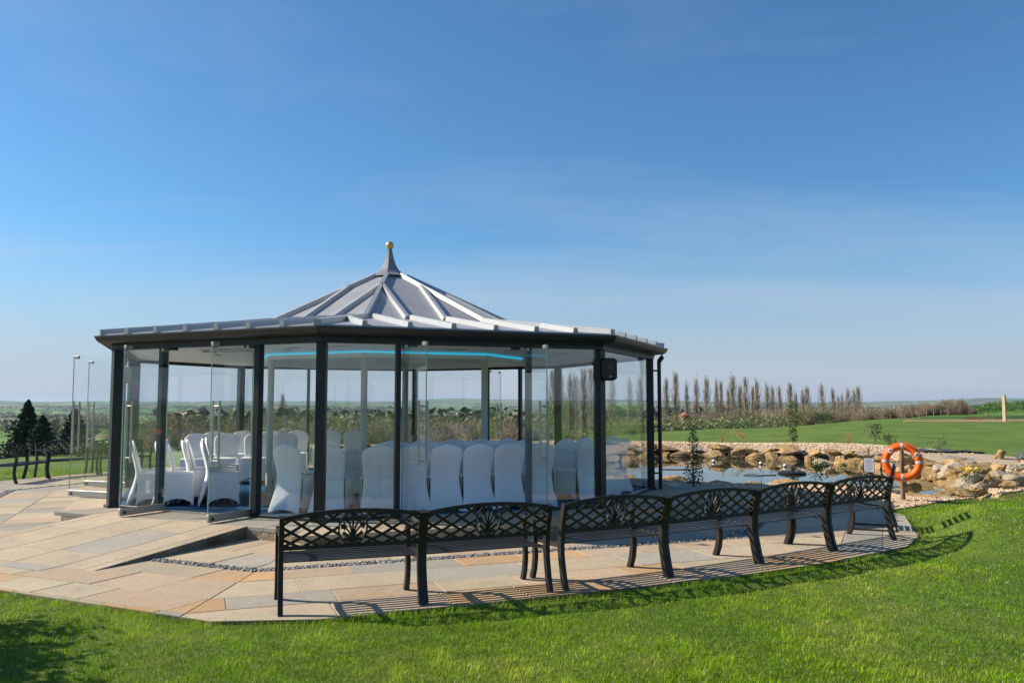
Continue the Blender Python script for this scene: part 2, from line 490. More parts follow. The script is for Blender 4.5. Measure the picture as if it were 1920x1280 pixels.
def stone(nm, a, b):
    """riven sandstone: broad tone drift, iron bedding streaks that differ on every slab, fine grain, a few dark stains"""
    m = bpy.data.materials.new(nm); m.use_nodes = True
    n, l = m.node_tree.nodes, m.node_tree.links
    p = n["Principled BSDF"]; p.inputs["Roughness"].default_value = 0.8; p.inputs["Specular IOR Level"].default_value = 0.28
    g = n.new("ShaderNodeNewGeometry"); oi = n.new("ShaderNodeObjectInfo")
    off = n.new("ShaderNodeVectorMath"); off.operation = 'MULTIPLY_ADD'; off.inputs[1].default_value = (37.0, 53.0, 11.0)
    cx = n.new("ShaderNodeCombineXYZ")
    for i in range(3): l.new(oi.outputs["Random"], cx.inputs[i])
    l.new(cx.outputs[0], off.inputs[0]); l.new(g.outputs["Position"], off.inputs[2])
    def tex(scale, det, rough, vec, lo, hi, dist=0.0):
        t = n.new("ShaderNodeTexNoise"); t.inputs["Scale"].default_value = scale; t.inputs["Detail"].default_value = det; t.inputs["Roughness"].default_value = rough; t.inputs["Distortion"].default_value = dist
        l.new(vec, t.inputs["Vector"]); r = n.new("ShaderNodeMapRange"); r.inputs["From Min"].default_value = lo; r.inputs["From Max"].default_value = hi
        l.new(t.outputs["Fac"], r.inputs["Value"]); return r.outputs[0], t
    def mix(fac, c1, c2, kind='MIX', f=None):
        x = n.new("ShaderNodeMixRGB"); x.blend_type = kind
        if f is not None: x.inputs["Fac"].default_value = f
        else: l.new(fac, x.inputs["Fac"])
        for q, c in (("Color1", c1), ("Color2", c2)):
            if isinstance(c, tuple): x.inputs[q].default_value = (*c, 1)
            else: l.new(c, x.inputs[q])
        return x.outputs[0]
    f1, _ = tex(1.7, 4, 0.55, off.outputs[0], 0.35, 0.65, 0.6)
    col = mix(f1, a, b)
    mp = n.new("ShaderNodeMapping"); mp.inputs["Scale"].default_value = (2.0, 9.0, 2.0); mp.inputs["Rotation"].default_value = (0, 0, 0.4); l.new(off.outputs[0], mp.inputs["Vector"])
    f2, _ = tex(1.6, 7, 0.65, mp.outputs[0], 0.52, 0.78, 1.2)
    col = mix(f2, col, (a[0] * 1.02, a[1] * 0.78, a[2] * 0.55))
    f3, t3 = tex(45.0, 8, 0.75, g.outputs["Position"], 0.25, 0.75)
    r = n.new("ShaderNodeValToRGB"); r.color_ramp.elements[0].color = (0.74, 0.74, 0.74, 1); r.color_ramp.elements[1].color = (1.2, 1.2, 1.2, 1); l.new(f3, r.inputs[0])
    col = mix(None, col, r.outputs[0], 'MULTIPLY', 0.9)
    f4, _ = tex(2.6, 8, 0.7, g.outputs["Position"], 0.58, 0.74)
    st = n.new("ShaderNodeMath"); st.operation = 'MULTIPLY'; st.inputs[1].default_value = 0.45; l.new(f4, st.inputs[0])
    col = mix(st.outputs[0], col, (0.17, 0.15, 0.12))
    mr = n.new("ShaderNodeMapRange"); mr.inputs["To Min"].default_value = 0.90; mr.inputs["To Max"].default_value = 1.12; l.new(oi.outputs["Random"], mr.inputs["Value"])
    hs = n.new("ShaderNodeHueSaturation"); l.new(mr.outputs[0], hs.inputs["Value"]); l.new(col, hs.inputs["Color"]); l.new(hs.outputs[0], p.inputs["Base Color"])
    t = n.new("ShaderNodeTexNoise"); t.inputs["Scale"].default_value = 7.0; t.inputs["Detail"].default_value = 10; t.inputs["Roughness"].default_value = 0.68; l.new(off.outputs[0], t.inputs["Vector"])
    bp = n.new("ShaderNodeBump"); bp.inputs["Strength"].default_value = 0.55; bp.inputs["Distance"].default_value = 0.025; l.new(t.outputs["Fac"], bp.inputs["Height"]); l.new(bp.outputs[0], p.inputs["Normal"])
    return m
M['st_beige'] = stone('sandstone_beige', (0.43, 0.350, 0.242), (0.36, 0.306, 0.224))
M['st_grey'] = stone('sandstone_grey', (0.335, 0.304, 0.252), (0.295, 0.272, 0.232))
M['st_tan'] = stone('sandstone_tan', (0.47, 0.288, 0.142), (0.40, 0.280, 0.165))
M['st_pink'] = stone('sandstone_pink', (0.42, 0.308, 0.212), (0.375, 0.298, 0.218))
M['st_blue'] = stone('sandstone_bluegrey', (0.285, 0.270, 0.240), (0.315, 0.290, 0.245))
M['riser'] = mat('rough_riser_stone', (0.36, 0.28, 0.19), 0.85, spec=0.2, noise=(14.0, 0.8, (0.24, 0.19, 0.13)), bump=(30.0, 1.0), objvar=0.12)
M['mortar'] = mat('pale_mortar', (0.38, 0.345, 0.28), 0.9, spec=0.2, noise=(3.0, 1.0, (0.17, 0.15, 0.12)))
M['peb_dark'] = mat('dark_pebble', (0.17, 0.165, 0.16), 0.7, tint='tint')
M['peb_pale'] = mat('pale_gravel_stone', (0.56, 0.44, 0.32), 0.8, tint='tint')
M['grav_base'] = mat('pale_gravel_bed', (0.46, 0.36, 0.26), 0.9, spec=0.2, noise=(12.0, 0.8, (0.30, 0.23, 0.16)), bump=(25.0, 0.9))
M['rock'] = mat('ochre_rock', (0.20, 0.118, 0.044), 0.88, spec=0.2, noise=(7.5, 1.0, (0.42, 0.29, 0.14)), bump=(11.0, 1.0), objvar=0.22)
M['rock_grey'] = mat('grey_buff_rock', (0.30, 0.24, 0.165), 0.85, spec=0.25, noise=(4.5, 0.9, (0.36, 0.30, 0.23)), bump=(7.0, 0.8), objvar=0.18)
M['liner'] = mat('black_pond_liner', (0.035, 0.038, 0.042), 0.5, noise=(4.0, 0.7, (0.10, 0.105, 0.11)))
M['blade'] = mat('grass_blade', (1.0, 1.0, 1.0), 0.5, spec=0.14, tint='tint', transl=0.35)
M['twig'] = mat('bare_twig', (1.0, 1.0, 1.0), 0.85, spec=0.15, tint='tint')
M['leaf'] = mat('leaf', (1.0, 1.0, 1.0), 0.5, spec=0.35, tint='tint', transl=0.25)
M['needle'] = mat('conifer_needle', (1.0, 1.0, 1.0), 0.6, spec=0.25, tint='tint')
M['bark'] = mat('grey_brown_bark', (0.10, 0.078, 0.058), 0.9, spec=0.15, noise=(5.0, 0.8, (0.16, 0.13, 0.10)))
M['orange'] = mat('orange_lifebuoy', (0.88, 0.13, 0.008), 0.5, spec=0.3, noise=(6.0, 0.4, (0.76, 0.13, 0.012)))
M['reflect'] = mat('silver_tape', (0.40, 0.41, 0.43), 0.45)
M['mud'] = mat('dark_gap_bank_soil', (0.050, 0.036, 0.020), 0.7, spec=0.3, noise=(6.0, 0.9, (0.11, 0.08, 0.045)), bump=(12.0, 0.8))  # bank soil, its dark colour put in to paint shaded gaps between rocks
M['wood'] = mat('weathered_post', (0.17, 0.10, 0.065), 0.8, noise=(8.0, 0.8, (0.24, 0.16, 0.11)), bump=(18.0, 0.5))
M['sleeper'] = mat('pale_softwood', (0.52, 0.41, 0.24), 0.8, noise=(4.0, 0.7, (0.40, 0.30, 0.18)))
M['paper'] = mat('notice_paper', (0.68, 0.70, 0.74), 0.5)
M['ink'] = mat('grey_print', (0.20, 0.21, 0.24), 0.6)
M['ballw'] = mat('white_float', (0.75, 0.76, 0.78), 0.3)
M['brick'] = mat('orange_brick', (0.34, 0.165, 0.08), 0.85, noise=(9.0, 0.8, (0.26, 0.13, 0.07)))
M['soil'] = mat('bare_soil', (0.34, 0.24, 0.135), 0.95, spec=0.1, noise=(3.0, 0.8, (0.24, 0.17, 0.10)))
M['redtile'] = mat('red_roof_tile', (0.28, 0.11, 0.075), 0.8)
M['render'] = mat('pale_render_wall', (0.66, 0.63, 0.58), 0.8)
M['hbrick'] = mat('far_brick_wall', (0.34, 0.20, 0.15), 0.8)
M['poly'] = mat('polytunnel_sheet', (0.74, 0.75, 0.76), 0.35)
M['window'] = mat('window_glass', (0.05, 0.06, 0.07), 0.1, spec=0.8)

def water_mat():
    m = bpy.data.materials.new('pond_water'); m.use_nodes = True
    n, l = m.node_tree.nodes, m.node_tree.links
    b = n["Principled BSDF"]
    b.inputs["Base Color"].default_value = (0.030, 0.034, 0.018, 1); b.inputs["Roughness"].default_value = 0.015
    b.inputs["IOR"].default_value = 1.36; b.inputs["Specular IOR Level"].default_value = 0.75
    g = n.new("ShaderNodeNewGeometry"); t = n.new("ShaderNodeTexNoise"); t.inputs["Scale"].default_value = 1.6; t.inputs["Detail"].default_value = 3
    l.new(g.outputs["Position"], t.inputs["Vector"])
    bp = n.new("ShaderNodeBump"); bp.inputs["Strength"].default_value = 0.035; bp.inputs["Distance"].default_value = 0.05
    l.new(t.outputs["Fac"], bp.inputs["Height"]); l.new(bp.outputs[0], b.inputs["Normal"])
    return m
M['water'] = water_mat()

def lawn_mat():
    m = bpy.data.materials.new('mown_lawn'); m.use_nodes = True
    n, l = m.node_tree.nodes, m.node_tree.links
    b = n["Principled BSDF"]; b.inputs["Roughness"].default_value = 0.75; b.inputs["Specular IOR Level"].default_value = 0.15
    g = n.new("ShaderNodeNewGeometry")
    t1 = n.new("ShaderNodeTexNoise"); t1.inputs["Scale"].default_value = 0.45; t1.inputs["Detail"].default_value = 9; t1.inputs["Roughness"].default_value = 0.72
    t2 = n.new("ShaderNodeTexNoise"); t2.inputs["Scale"].default_value = 9.0; t2.inputs["Detail"].default_value = 8; t2.inputs["Roughness"].default_value = 0.75
    for t in (t1, t2): l.new(g.outputs["Position"], t.inputs["Vector"])
    r1 = n.new("ShaderNodeValToRGB"); e = r1.color_ramp.elements
    e[0].position = 0.36; e[0].color = (0.068, 0.135, 0.018, 1); e[1].position = 0.66; e[1].color = (0.165, 0.222, 0.040, 1)
    l.new(t1.outputs["Fac"], r1.inputs[0])
    mx = n.new("ShaderNodeMixRGB"); mx.blend_type = 'MULTIPLY'; mx.inputs["Fac"].default_value = 0.75
    r2 = n.new("ShaderNodeValToRGB"); e = r2.color_ramp.elements
    e[0].position = 0.35; e[0].color = (0.55, 0.55, 0.5, 1); e[1].position = 0.68; e[1].color = (1.3, 1.25, 1.2, 1)
    l.new(t2.outputs["Fac"], r2.inputs[0]); l.new(r1.outputs[0], mx.inputs["Color1"]); l.new(r2.outputs[0], mx.inputs["Color2"])
    l.new(mx.outputs[0], b.inputs["Base Color"])
    bp = n.new("ShaderNodeBump"); bp.inputs["Strength"].default_value = 0.8; bp.inputs["Distance"].default_value = 0.04
    l.new(t2.outputs["Fac"], bp.inputs["Height"]); l.new(bp.outputs[0], b.inputs["Normal"])
    return m
M['lawn'] = lawn_mat()

def field_mat():
    m = bpy.data.materials.new('farm_fields'); m.use_nodes = True
    n, l = m.node_tree.nodes, m.node_tree.links
    b = n["Principled BSDF"]; b.inputs["Roughness"].default_value = 0.9; b.inputs["Specular IOR Level"].default_value = 0.1
    g = n.new("ShaderNodeNewGeometry")
    mp = n.new("ShaderNodeMapping"); mp.inputs["Scale"].default_value = (0.0034, 0.0058, 0.0); mp.inputs["Rotation"].default_value = (0, 0, 0.3); mp.inputs["Location"].default_value = (0.45, 0.35, 0)
    l.new(g.outputs["Position"], mp.inputs["Vector"])
    v = n.new("ShaderNodeTexVoronoi"); v.voronoi_dimensions = '2D'; v.inputs["Scale"].default_value = 1.0; v.inputs["Randomness"].default_value = 0.85
    l.new(mp.outputs[0], v.inputs["Vector"])
    sp = n.new("ShaderNodeSeparateColor"); l.new(v.outputs["Color"], sp.inputs[0])
    r1 = n.new("ShaderNodeValToRGB"); r1.color_ramp.interpolation = 'CONSTANT'
    cs = [(0.0, (0.09, 0.165, 0.035)), (0.2, (0.15, 0.235, 0.06)), (0.38, (0.20, 0.140, 0.085)), (0.48, (0.11, 0.19, 0.040)), (0.64, (0.25, 0.26, 0.12)), (0.78, (0.05, 0.085, 0.03)), (0.88, (0.15, 0.115, 0.075))]
    e = r1.color_ramp.elements
    while len(e) < len(cs): e.new(0.5)
    for q, (p, c) in zip(e, cs): q.position = p; q.color = (*c, 1)
    l.new(sp.outputs["Red"], r1.inputs[0])
    t = n.new("ShaderNodeTexNoise"); t.inputs["Scale"].default_value = 0.05; t.inputs["Detail"].default_value = 8
    l.new(g.outputs["Position"], t.inputs["Vector"])
    r2 = n.new("ShaderNodeValToRGB"); e = r2.color_ramp.elements
    e[0].position = 0.3; e[0].color = (0.7, 0.7, 0.7, 1); e[1].position = 0.7; e[1].color = (1.2, 1.2, 1.2, 1)
    l.new(t.outputs["Fac"], r2.inputs[0])
    mx = n.new("ShaderNodeMixRGB"); mx.blend_type = 'MULTIPLY'; mx.inputs["Fac"].default_value = 1.0
    l.new(r1.outputs[0], mx.inputs["Color1"]); l.new(r2.outputs[0], mx.inputs["Color2"]); l.new(mx.outputs[0], b.inputs["Base Color"])
    return m
M['field'] = field_mat()

# ------------------------------------------------------------------ ground and water
def build_ground():
    az = np.concatenate([np.arange(-38, 38.01, 0.3), np.arange(42, 322, 4.0)])
    rr = [0.6]
    while rr[-1] < 9300: rr.append(rr[-1] * (1.022 if rr[-1] < 60 else 1.04))
    rr = np.array(rr); A, Q = np.meshgrid(np.radians(az), rr)
    X, Y = np.sin(A) * Q, np.cos(A) * Q
    Z = gz_full(X.ravel(), Y.ravel()).reshape(X.shape)
    V = np.stack([X, Y, Z], -1).reshape(-1, 3)
    n, m = X.shape
    i, j = np.meshgrid(np.arange(n - 1), np.arange(m), indexing='ij')
    a = i * m + j; b = i * m + (j + 1) % m; c = (i + 1) * m + (j + 1) % m; d = (i + 1) * m + j
    F = np.stack([a, d, c, b], -1).reshape(-1, 4)
    F = F[:, ::-1]
    V = np.r_[V, [[0, 0, float(gz(0.0, 0.1))]]]
    tri_c = len(V) - 1
    me = np_mesh("ground", V, F, [M['lawn'], M['field'], M['mud']], smooth=True)
    bm_f = [(tri_c, (k + 1) % m, k) for k in range(m)]
    cx = V[F].mean(1); r = np.hypot(cx[:, 0], cx[:, 1]); azd = np.degrees(np.arctan2(cx[:, 0], cx[:, 1]))
    r0 = np.interp(azd, [-40, -25, -5, 5, 13, 20, 25.5, 31], [34, 36, 38, 44, 62, 68, 84, 86])
    mi = (r > r0).astype(np.int32); nr = np.where(np.hypot(cx[:, 0], cx[:, 1] - 22) < 16)[0]; q = cx[nr][:, :2]
    mi[nr[in_poly(q, POND) | (poly_dist(q, POND) < 0.95)]] = 2
    me.polygons.foreach_set("material_index", mi)
    o = link("ground", me); tag(o, kind="structure")
    nrm = me.polygons[1000].normal
    if nrm.z < 0: me.flip_normals()
    return o
build_ground()

# the air: pale haze that fades the valley and the hills
hzb = MB().box((0, 0, 14.5), (20400, 20400, 111.0)).build("haze", None)
hm = bpy.data.materials.new("valley_haze"); hm.use_nodes = True
hn, hl_ = hm.node_tree.nodes, hm.node_tree.links
hn.remove(hn["Principled BSDF"])
pv_ = hn.new("ShaderNodeVolumePrincipled")
pv_.inputs["Color"].default_value = (0.56, 0.73, 1.0, 1); pv_.inputs["Density"].default_value = 5.5e-5; pv_.inputs["Anisotropy"].default_value = 0.2
hl_.new(pv_.outputs[0], hn["Material Output"].inputs["Volume"])
hzb.data.materials.append(hm); tag(hzb, "pale blue haze lying over the valley", "haze", kind="stuff")

w = MB(); w.prism(POND if area(POND) > 0 else POND[::-1], WZ - 0.02, WZ)
tag(w.build("water", M['water']), kind="structure")

# ------------------------------------------------------------------ patio, terrace, ramp: every slab its own piece
SLAB_KEYS = {'out': ['st_tan'] * 6 + ['st_pink'] * 4 + ['st_beige'] * 5 + ['st_grey'] * 4,
             'in': ['st_beige'] * 7 + ['st_pink'] * 3 + ['st_grey'] * 4,
             'ramp': ['st_beige'] * 8 + ['st_pink'] * 3 + ['st_grey'] * 3 + ['st_blue'] * 2}
RU0, RU1, RV1 = 0.50, 3.27, 2.97          # ramp across face 0 and how far out it reaches
def fl(k, u, v):                          # face coordinates (metres along, metres outwards) to plan
    t = face_angle(k); a = OV[k]
    return (a[0] + math.cos(t) * u + FN[k][0] * v, a[1] + math.sin(t) * u + FN[k][1] * v)
def uv0(x, y):
    t = face_angle(0); a = OV[0]; return ((x - a[0]) * math.cos(t) + (y - a[1]) * math.sin(t), (x - a[0]) * FN[0][0] + (y - a[1]) * FN[0][1])
def ramp_z(x, y):
    v = uv0(x, y)[1]; return FZ * min(1.0, max(0.0, 1 - (v - 0.72) / (RV1 - 0.72))) + 0.004

def slabs(k, rows, bound, z1, keys, parent, lo=-6.0, hi=10.0, zfun=None, name='paving_slab', thick=0.05, minlen=0.5, maxlen=1.05):
    big = octo(9.0)
    L = math.dist(OV[k], OV[(k + 1) % 8])
    rnd = random.Random(100 + k * 7 + int(z1 * 100))
    made = 0
    for v0, v1 in rows:
        u = lo + rnd.random() * 0.5
        while u < hi:
            ln = rnd.uniform(minlen, maxlen); g = rnd.choice([0.004, 0.004, 0.006, 0.010])
            p = [fl(k, u + g, v0 + g), fl(k, u + g, v1 - g), fl(k, u + ln - g, v1 - g), fl(k, u + ln - g, v0 + g)]
            u += ln
            if area(p) < 0: p = p[::-1]
            # sector between the two mitre lines
            for q, sgn in ((k, 1), ((k + 1) % 8, -1)):
                a, b = OV[q], big[q]
                nx, ny = (b[1] - a[1]) * sgn, (a[0] - b[0]) * sgn
                l_ = math.hypot(nx, ny); nx /= l_; ny /= l_
                d = nx * a[0] + ny * a[1]
                cen = fl(k, L / 2, 2.0)
                if nx * cen[0] + ny * cen[1] > d: nx, ny, d = -nx, -ny, -d
                p = clip_poly(p, nx, ny, d - 0.006)
                if len(p) < 3: break
            if len(p) >= 3 and bound is not None: p = clip_convex(p, bound)
            if len(p) < 3 or abs(area(p)) < 0.012: continue
            if area(p) < 0: p = p[::-1]
            if k == 0 and zfun is None and z1 < 0.05:
                if all(RU0 + 0.05 < uv0(*q)[0] < RU1 - 0.05 and uv0(*q)[1] < RV1 for q in p): continue
            dz = rnd.uniform(-0.0015, 0.0015)
            b = MB()
            if zfun: b.prism(p, lambda x, y: zfun(x, y) - thick, lambda x, y: zfun(x, y), inset=0.003)
            else: b.prism(p, z1 - thick, z1 + dz, inset=0.003)
            b.build(name, M[rnd.choice(keys)], parent); made += 1
    return made

ccw = lambda p: p if area(p) > 0 else p[::-1]
PATIO = ccw(PATIO)
patio = tag(MB().prism(PATIO, -0.13, -0.005).build("patio", M['mortar']), kind="structure")
R_OUT = [(2.33, 2.78), (2.78, 3.42), (3.42, 3.88), (3.88, 4.52), (4.52, 5.2), (5.2, 5.7)]
for k, lo, hi in ((7, -4, 8), (0, -4, 8), (1, -4, 9), (2, -4, 7)):
    pv = [0.62, 1.15, 0.95][0] if k == 7 else {0: 0.72, 1: 1.15, 2: 0.95}[k]
    mid = pv + (2.17 - pv) * 0.52
    slabs(k, [(pv - 0.02, mid), (mid, 2.17)], PATIO, 0.0, SLAB_KEYS['in'], patio, lo, hi)
    slabs(k, R_OUT, PATIO, 0.0, SLAB_KEYS['out'] if k in (0, 1) else SLAB_KEYS['out'][6:], patio, lo, hi, minlen=0.6, maxlen=1.25)
slabs(6, [(1.0, 1.6), (1.6, 2.17)] + R_OUT, PATIO, 0.0, SLAB_KEYS['in'], patio, -3, 6, minlen=0.9, maxlen=1.6)
slabs(3, [(0.8, 1.5), (1.5, 2.2), (2.2, 3.0)], PATIO, 0.0, SLAB_KEYS['in'], patio, -3, 6, minlen=0.9, maxlen=1.6)

terrace = tag(MB().prism(ccw(PLAT), -0.1, FZ - 0.005).build("terrace", M['mortar']), kind="structure")
for k, pv in ((7, 0.62), (0, 0.72), (1, 1.15), (2, 0.95)):
    rows = [(0.02, pv + 0.02)] if pv < 0.8 else [(0.02, 0.5), (0.5, pv + 0.02)]
    slabs(k, rows, None, FZ, SLAB_KEYS['in'], terrace, -3, 7, minlen=0.7, maxlen=1.3)
    a, b = PLAT[k], PLAT[(k + 1) % 8]
    L = math.dist(a, b); u = 0.0; rnd = random.Random(k)
    while u < L - 0.02:
        ln = min(rnd.uniform(0.28, 0.5), L - u)
        p0 = (a[0] + (b[0] - a[0]) * (u + 0.004) / L, a[1] + (b[1] - a[1]) * (u + 0.004) / L)
        p1 = (a[0] + (b[0] - a[0]) * (u + ln - 0.004) / L, a[1] + (b[1] - a[1]) * (u + ln - 0.004) / L)
        n = FN[k]; o1 = 0.004 + rnd.random() * 0.008; o2 = -0.06
        poly = [(p0[0] + n[0] * o1, p0[1] + n[1] * o1), (p1[0] + n[0] * o1, p1[1] + n[1] * o1), (p1[0] + n[0] * o2, p1[1] + n[1] * o2), (p0[0] + n[0] * o2, p0[1] + n[1] * o2)]
        um = u + ln / 2
        if not (k == 0 and RU0 + 0.35 < um + 0.1 < RU1 + 0.05):
            MB().prism(ccw(poly), -0.01, FZ - 0.052, inset=0.006).build("riser_stone", M['riser'], terrace)
        u += ln

rp = ccw([fl(0, RU0, 0.68), fl(0, RU1, 0.68), fl(0, RU1, RV1), fl(0, RU0, RV1)])
ramp = tag(MB().prism(rp, -0.05, lambda x, y: ramp_z(x, y) - 0.004).build("ramp", M['mortar']), kind="structure")
def ramp_slabs():
    rnd = random.Random(5)
    us = [RU0 + 0.16]
    while us[-1] < RU1 - 0.16 - 0.3: us.append(min(us[-1] + rnd.uniform(0.55, 0.75), RU1 - 0.16))
    us[-1] = RU1 - 0.16
    for a, b in zip(us[:-1], us[1:]):
        v = 0.70 - rnd.random() * 0.4
        while v < RV1 + 0.3:
            ln = rnd.uniform(0.7, 1.15); g = 0.006
            p = [fl(0, a + g, max(v, 0.70) + g), fl(0, b - g, max(v, 0.70) + g), fl(0, b - g, min(v + ln, RV1) - g), fl(0, a + g, min(v + ln, RV1) - g)]
            v += ln
            p = ccw(p)
            if area(p) < 0.04: continue
            MB().prism(p, lambda x, y: ramp_z(x, y) - 0.05, lambda x, y: ramp_z(x, y) + 0.001, inset=0.003).build("paving_slab", M[rnd.choice(SLAB_KEYS['ramp'])], ramp)
    for a, b in ((RU0, RU0 + 0.155), (RU1 - 0.155, RU1)):
        v = 0.70
        while v < RV1 - 0.05:
            ln = min(rnd.uniform(0.5, 0.75), RV1 - v); g = 0.004
            p = ccw([fl(0, a, v + g), fl(0, b, v + g), fl(0, b, v + ln - g), fl(0, a, v + ln - g)]); v += ln
            MB().prism(p, -0.02, lambda x, y: ramp_z(x, y) + 0.002, inset=0.008).build("edging_stone", M[rnd.choice(['st_beige', 'st_beige', 'st_pink'])], ramp)
ramp_slabs()

# pebbles of the drainage channel (ring around the terrace) and of the gravel beds
def pebble(seed, k=0.25):
    rnd = np.random.default_rng(seed)
    V = np.array([(1, 0, 0), (0.3, 0.95, 0), (-0.8, 0.6, 0), (-0.8, -0.6, 0), (0.3, -0.95, 0), (0.1, 0.1, 0.62), (-0.1, 0.0, -0.5)], float)
    V = V * (1 + rnd.uniform(-k, k, V.shape))
    F = [(0, 1, 5), (1, 2, 5), (2, 3, 5), (3, 4, 5), (4, 0, 5), (1, 0, 6), (2, 1, 6), (3, 2, 6), (4, 3, 6), (0, 4, 6)]
    return V, np.array(F)
def pebbles(name, pts, zf, size, material, cols, parent=None):
    pts = np.asarray(pts); n = len(pts); Vs = []; Fs = []; Ts = []; o = 0
    gi = RNG.integers(0, 4, n)
    for q in range(4):
        P = pts[gi == q]
        if not len(P): continue
        TV, TF = pebble(q)
        s = RNG.uniform(size[0], size[1], len(P))
        z = zf(P) + s * 0.25
        V, F = scatter(TV, TF, np.c_[P, z], RNG.uniform(0, 6.28, len(P)), s)
        Vs.append(V); Fs.append(F + o); o += len(V)
        c = np.array(cols)[RNG.integers(0, len(cols), len(P))] * RNG.uniform(0.8, 1.2, (len(P), 1))
        Ts.append(np.repeat(c, len(TV), 0))
    ob = link(name, np_mesh(name, np.concatenate(Vs), np.concatenate(Fs), material, np.concatenate(Ts)), parent)
    return tag(ob, kind="stuff")
ch = []
i_, o_ = octo(2.18), octo(2.32)
for k in (6, 7, 0, 1, 2):
    L = math.dist(i_[k], i_[(k + 1) % 8]); n = int(L * 260)
    t = RNG.random(n); s_ = RNG.random(n)
    A = np.array(i_[k]) + t[:, None] * (np.array(i_[(k + 1) % 8]) - i_[k]); B = np.array(o_[k]) + t[:, None] * (np.array(o_[(k + 1) % 8]) - o_[k])
    ch.append(A + (B - A) * s_[:, None])
wide = np.array([2.95, 11.15]) + RNG.uniform(-0.2, 0.2, (160, 2)) * (1.0, 1.6)
ch = np.concatenate(ch + [wide])
uvc = np.array([uv0(*p) for p in ch]); ch = ch[~((uvc[:, 0] > RU0) & (uvc[:, 0] < RU1) & (uvc[:, 1] < RV1) & (uvc[:, 1] > 0))]
tag(pebbles("pebble_channel", ch, lambda P: np.full(len(P), -0.008), (0.012, 0.030), M['peb_dark'], [(1, 1, 1), (0.5, 0.5, 0.52), (1.9, 1.85, 1.8), (0.75, 0.75, 0.8)]),
    "narrow ring of dark pebbles let into the paving", "pebbles")

# ------------------------------------------------------------------ the glass pavilion
pav = empty("glass_pavilion", (GC[0], GC[1], 0), 0, "octagonal glass pavilion with dark frame and lead roof under a gold ball", "pavilion")
PM = Matrix.Translation((-GC[0], -GC[1], 0))
def part(mb, name, m, parent=None, **kw):
    me = mb.mesh(name, m, **kw); 
    if parent is None: me.transform(PM); return link(name, me, pav)
    me.transform(PM); return link(name, me, parent)
def loft(k, prof, ring=None):
    """mitred length of a profile [(offset, z)] along face k"""
    vs = []
    for e in (k, (k + 1) % 8):
        for off, z in prof:
            p = octo(off)[e]; vs.append((p[0], p[1], z))
    n = len(prof)
    fs = [tuple(range(n)), tuple(reversed(range(n, 2 * n)))]
    for i in range(n): fs.append((i, (i + 1) % n, n + (i + 1) % n, n + i)[::-1])
    return MB().add(vs, fs)
def recalc(o):
    import bmesh
    b = bmesh.new(); b.from_mesh(o.data); bmesh.ops.recalc_face_normals(b, faces=b.faces); b.to_mesh(o.data); b.free(); return o

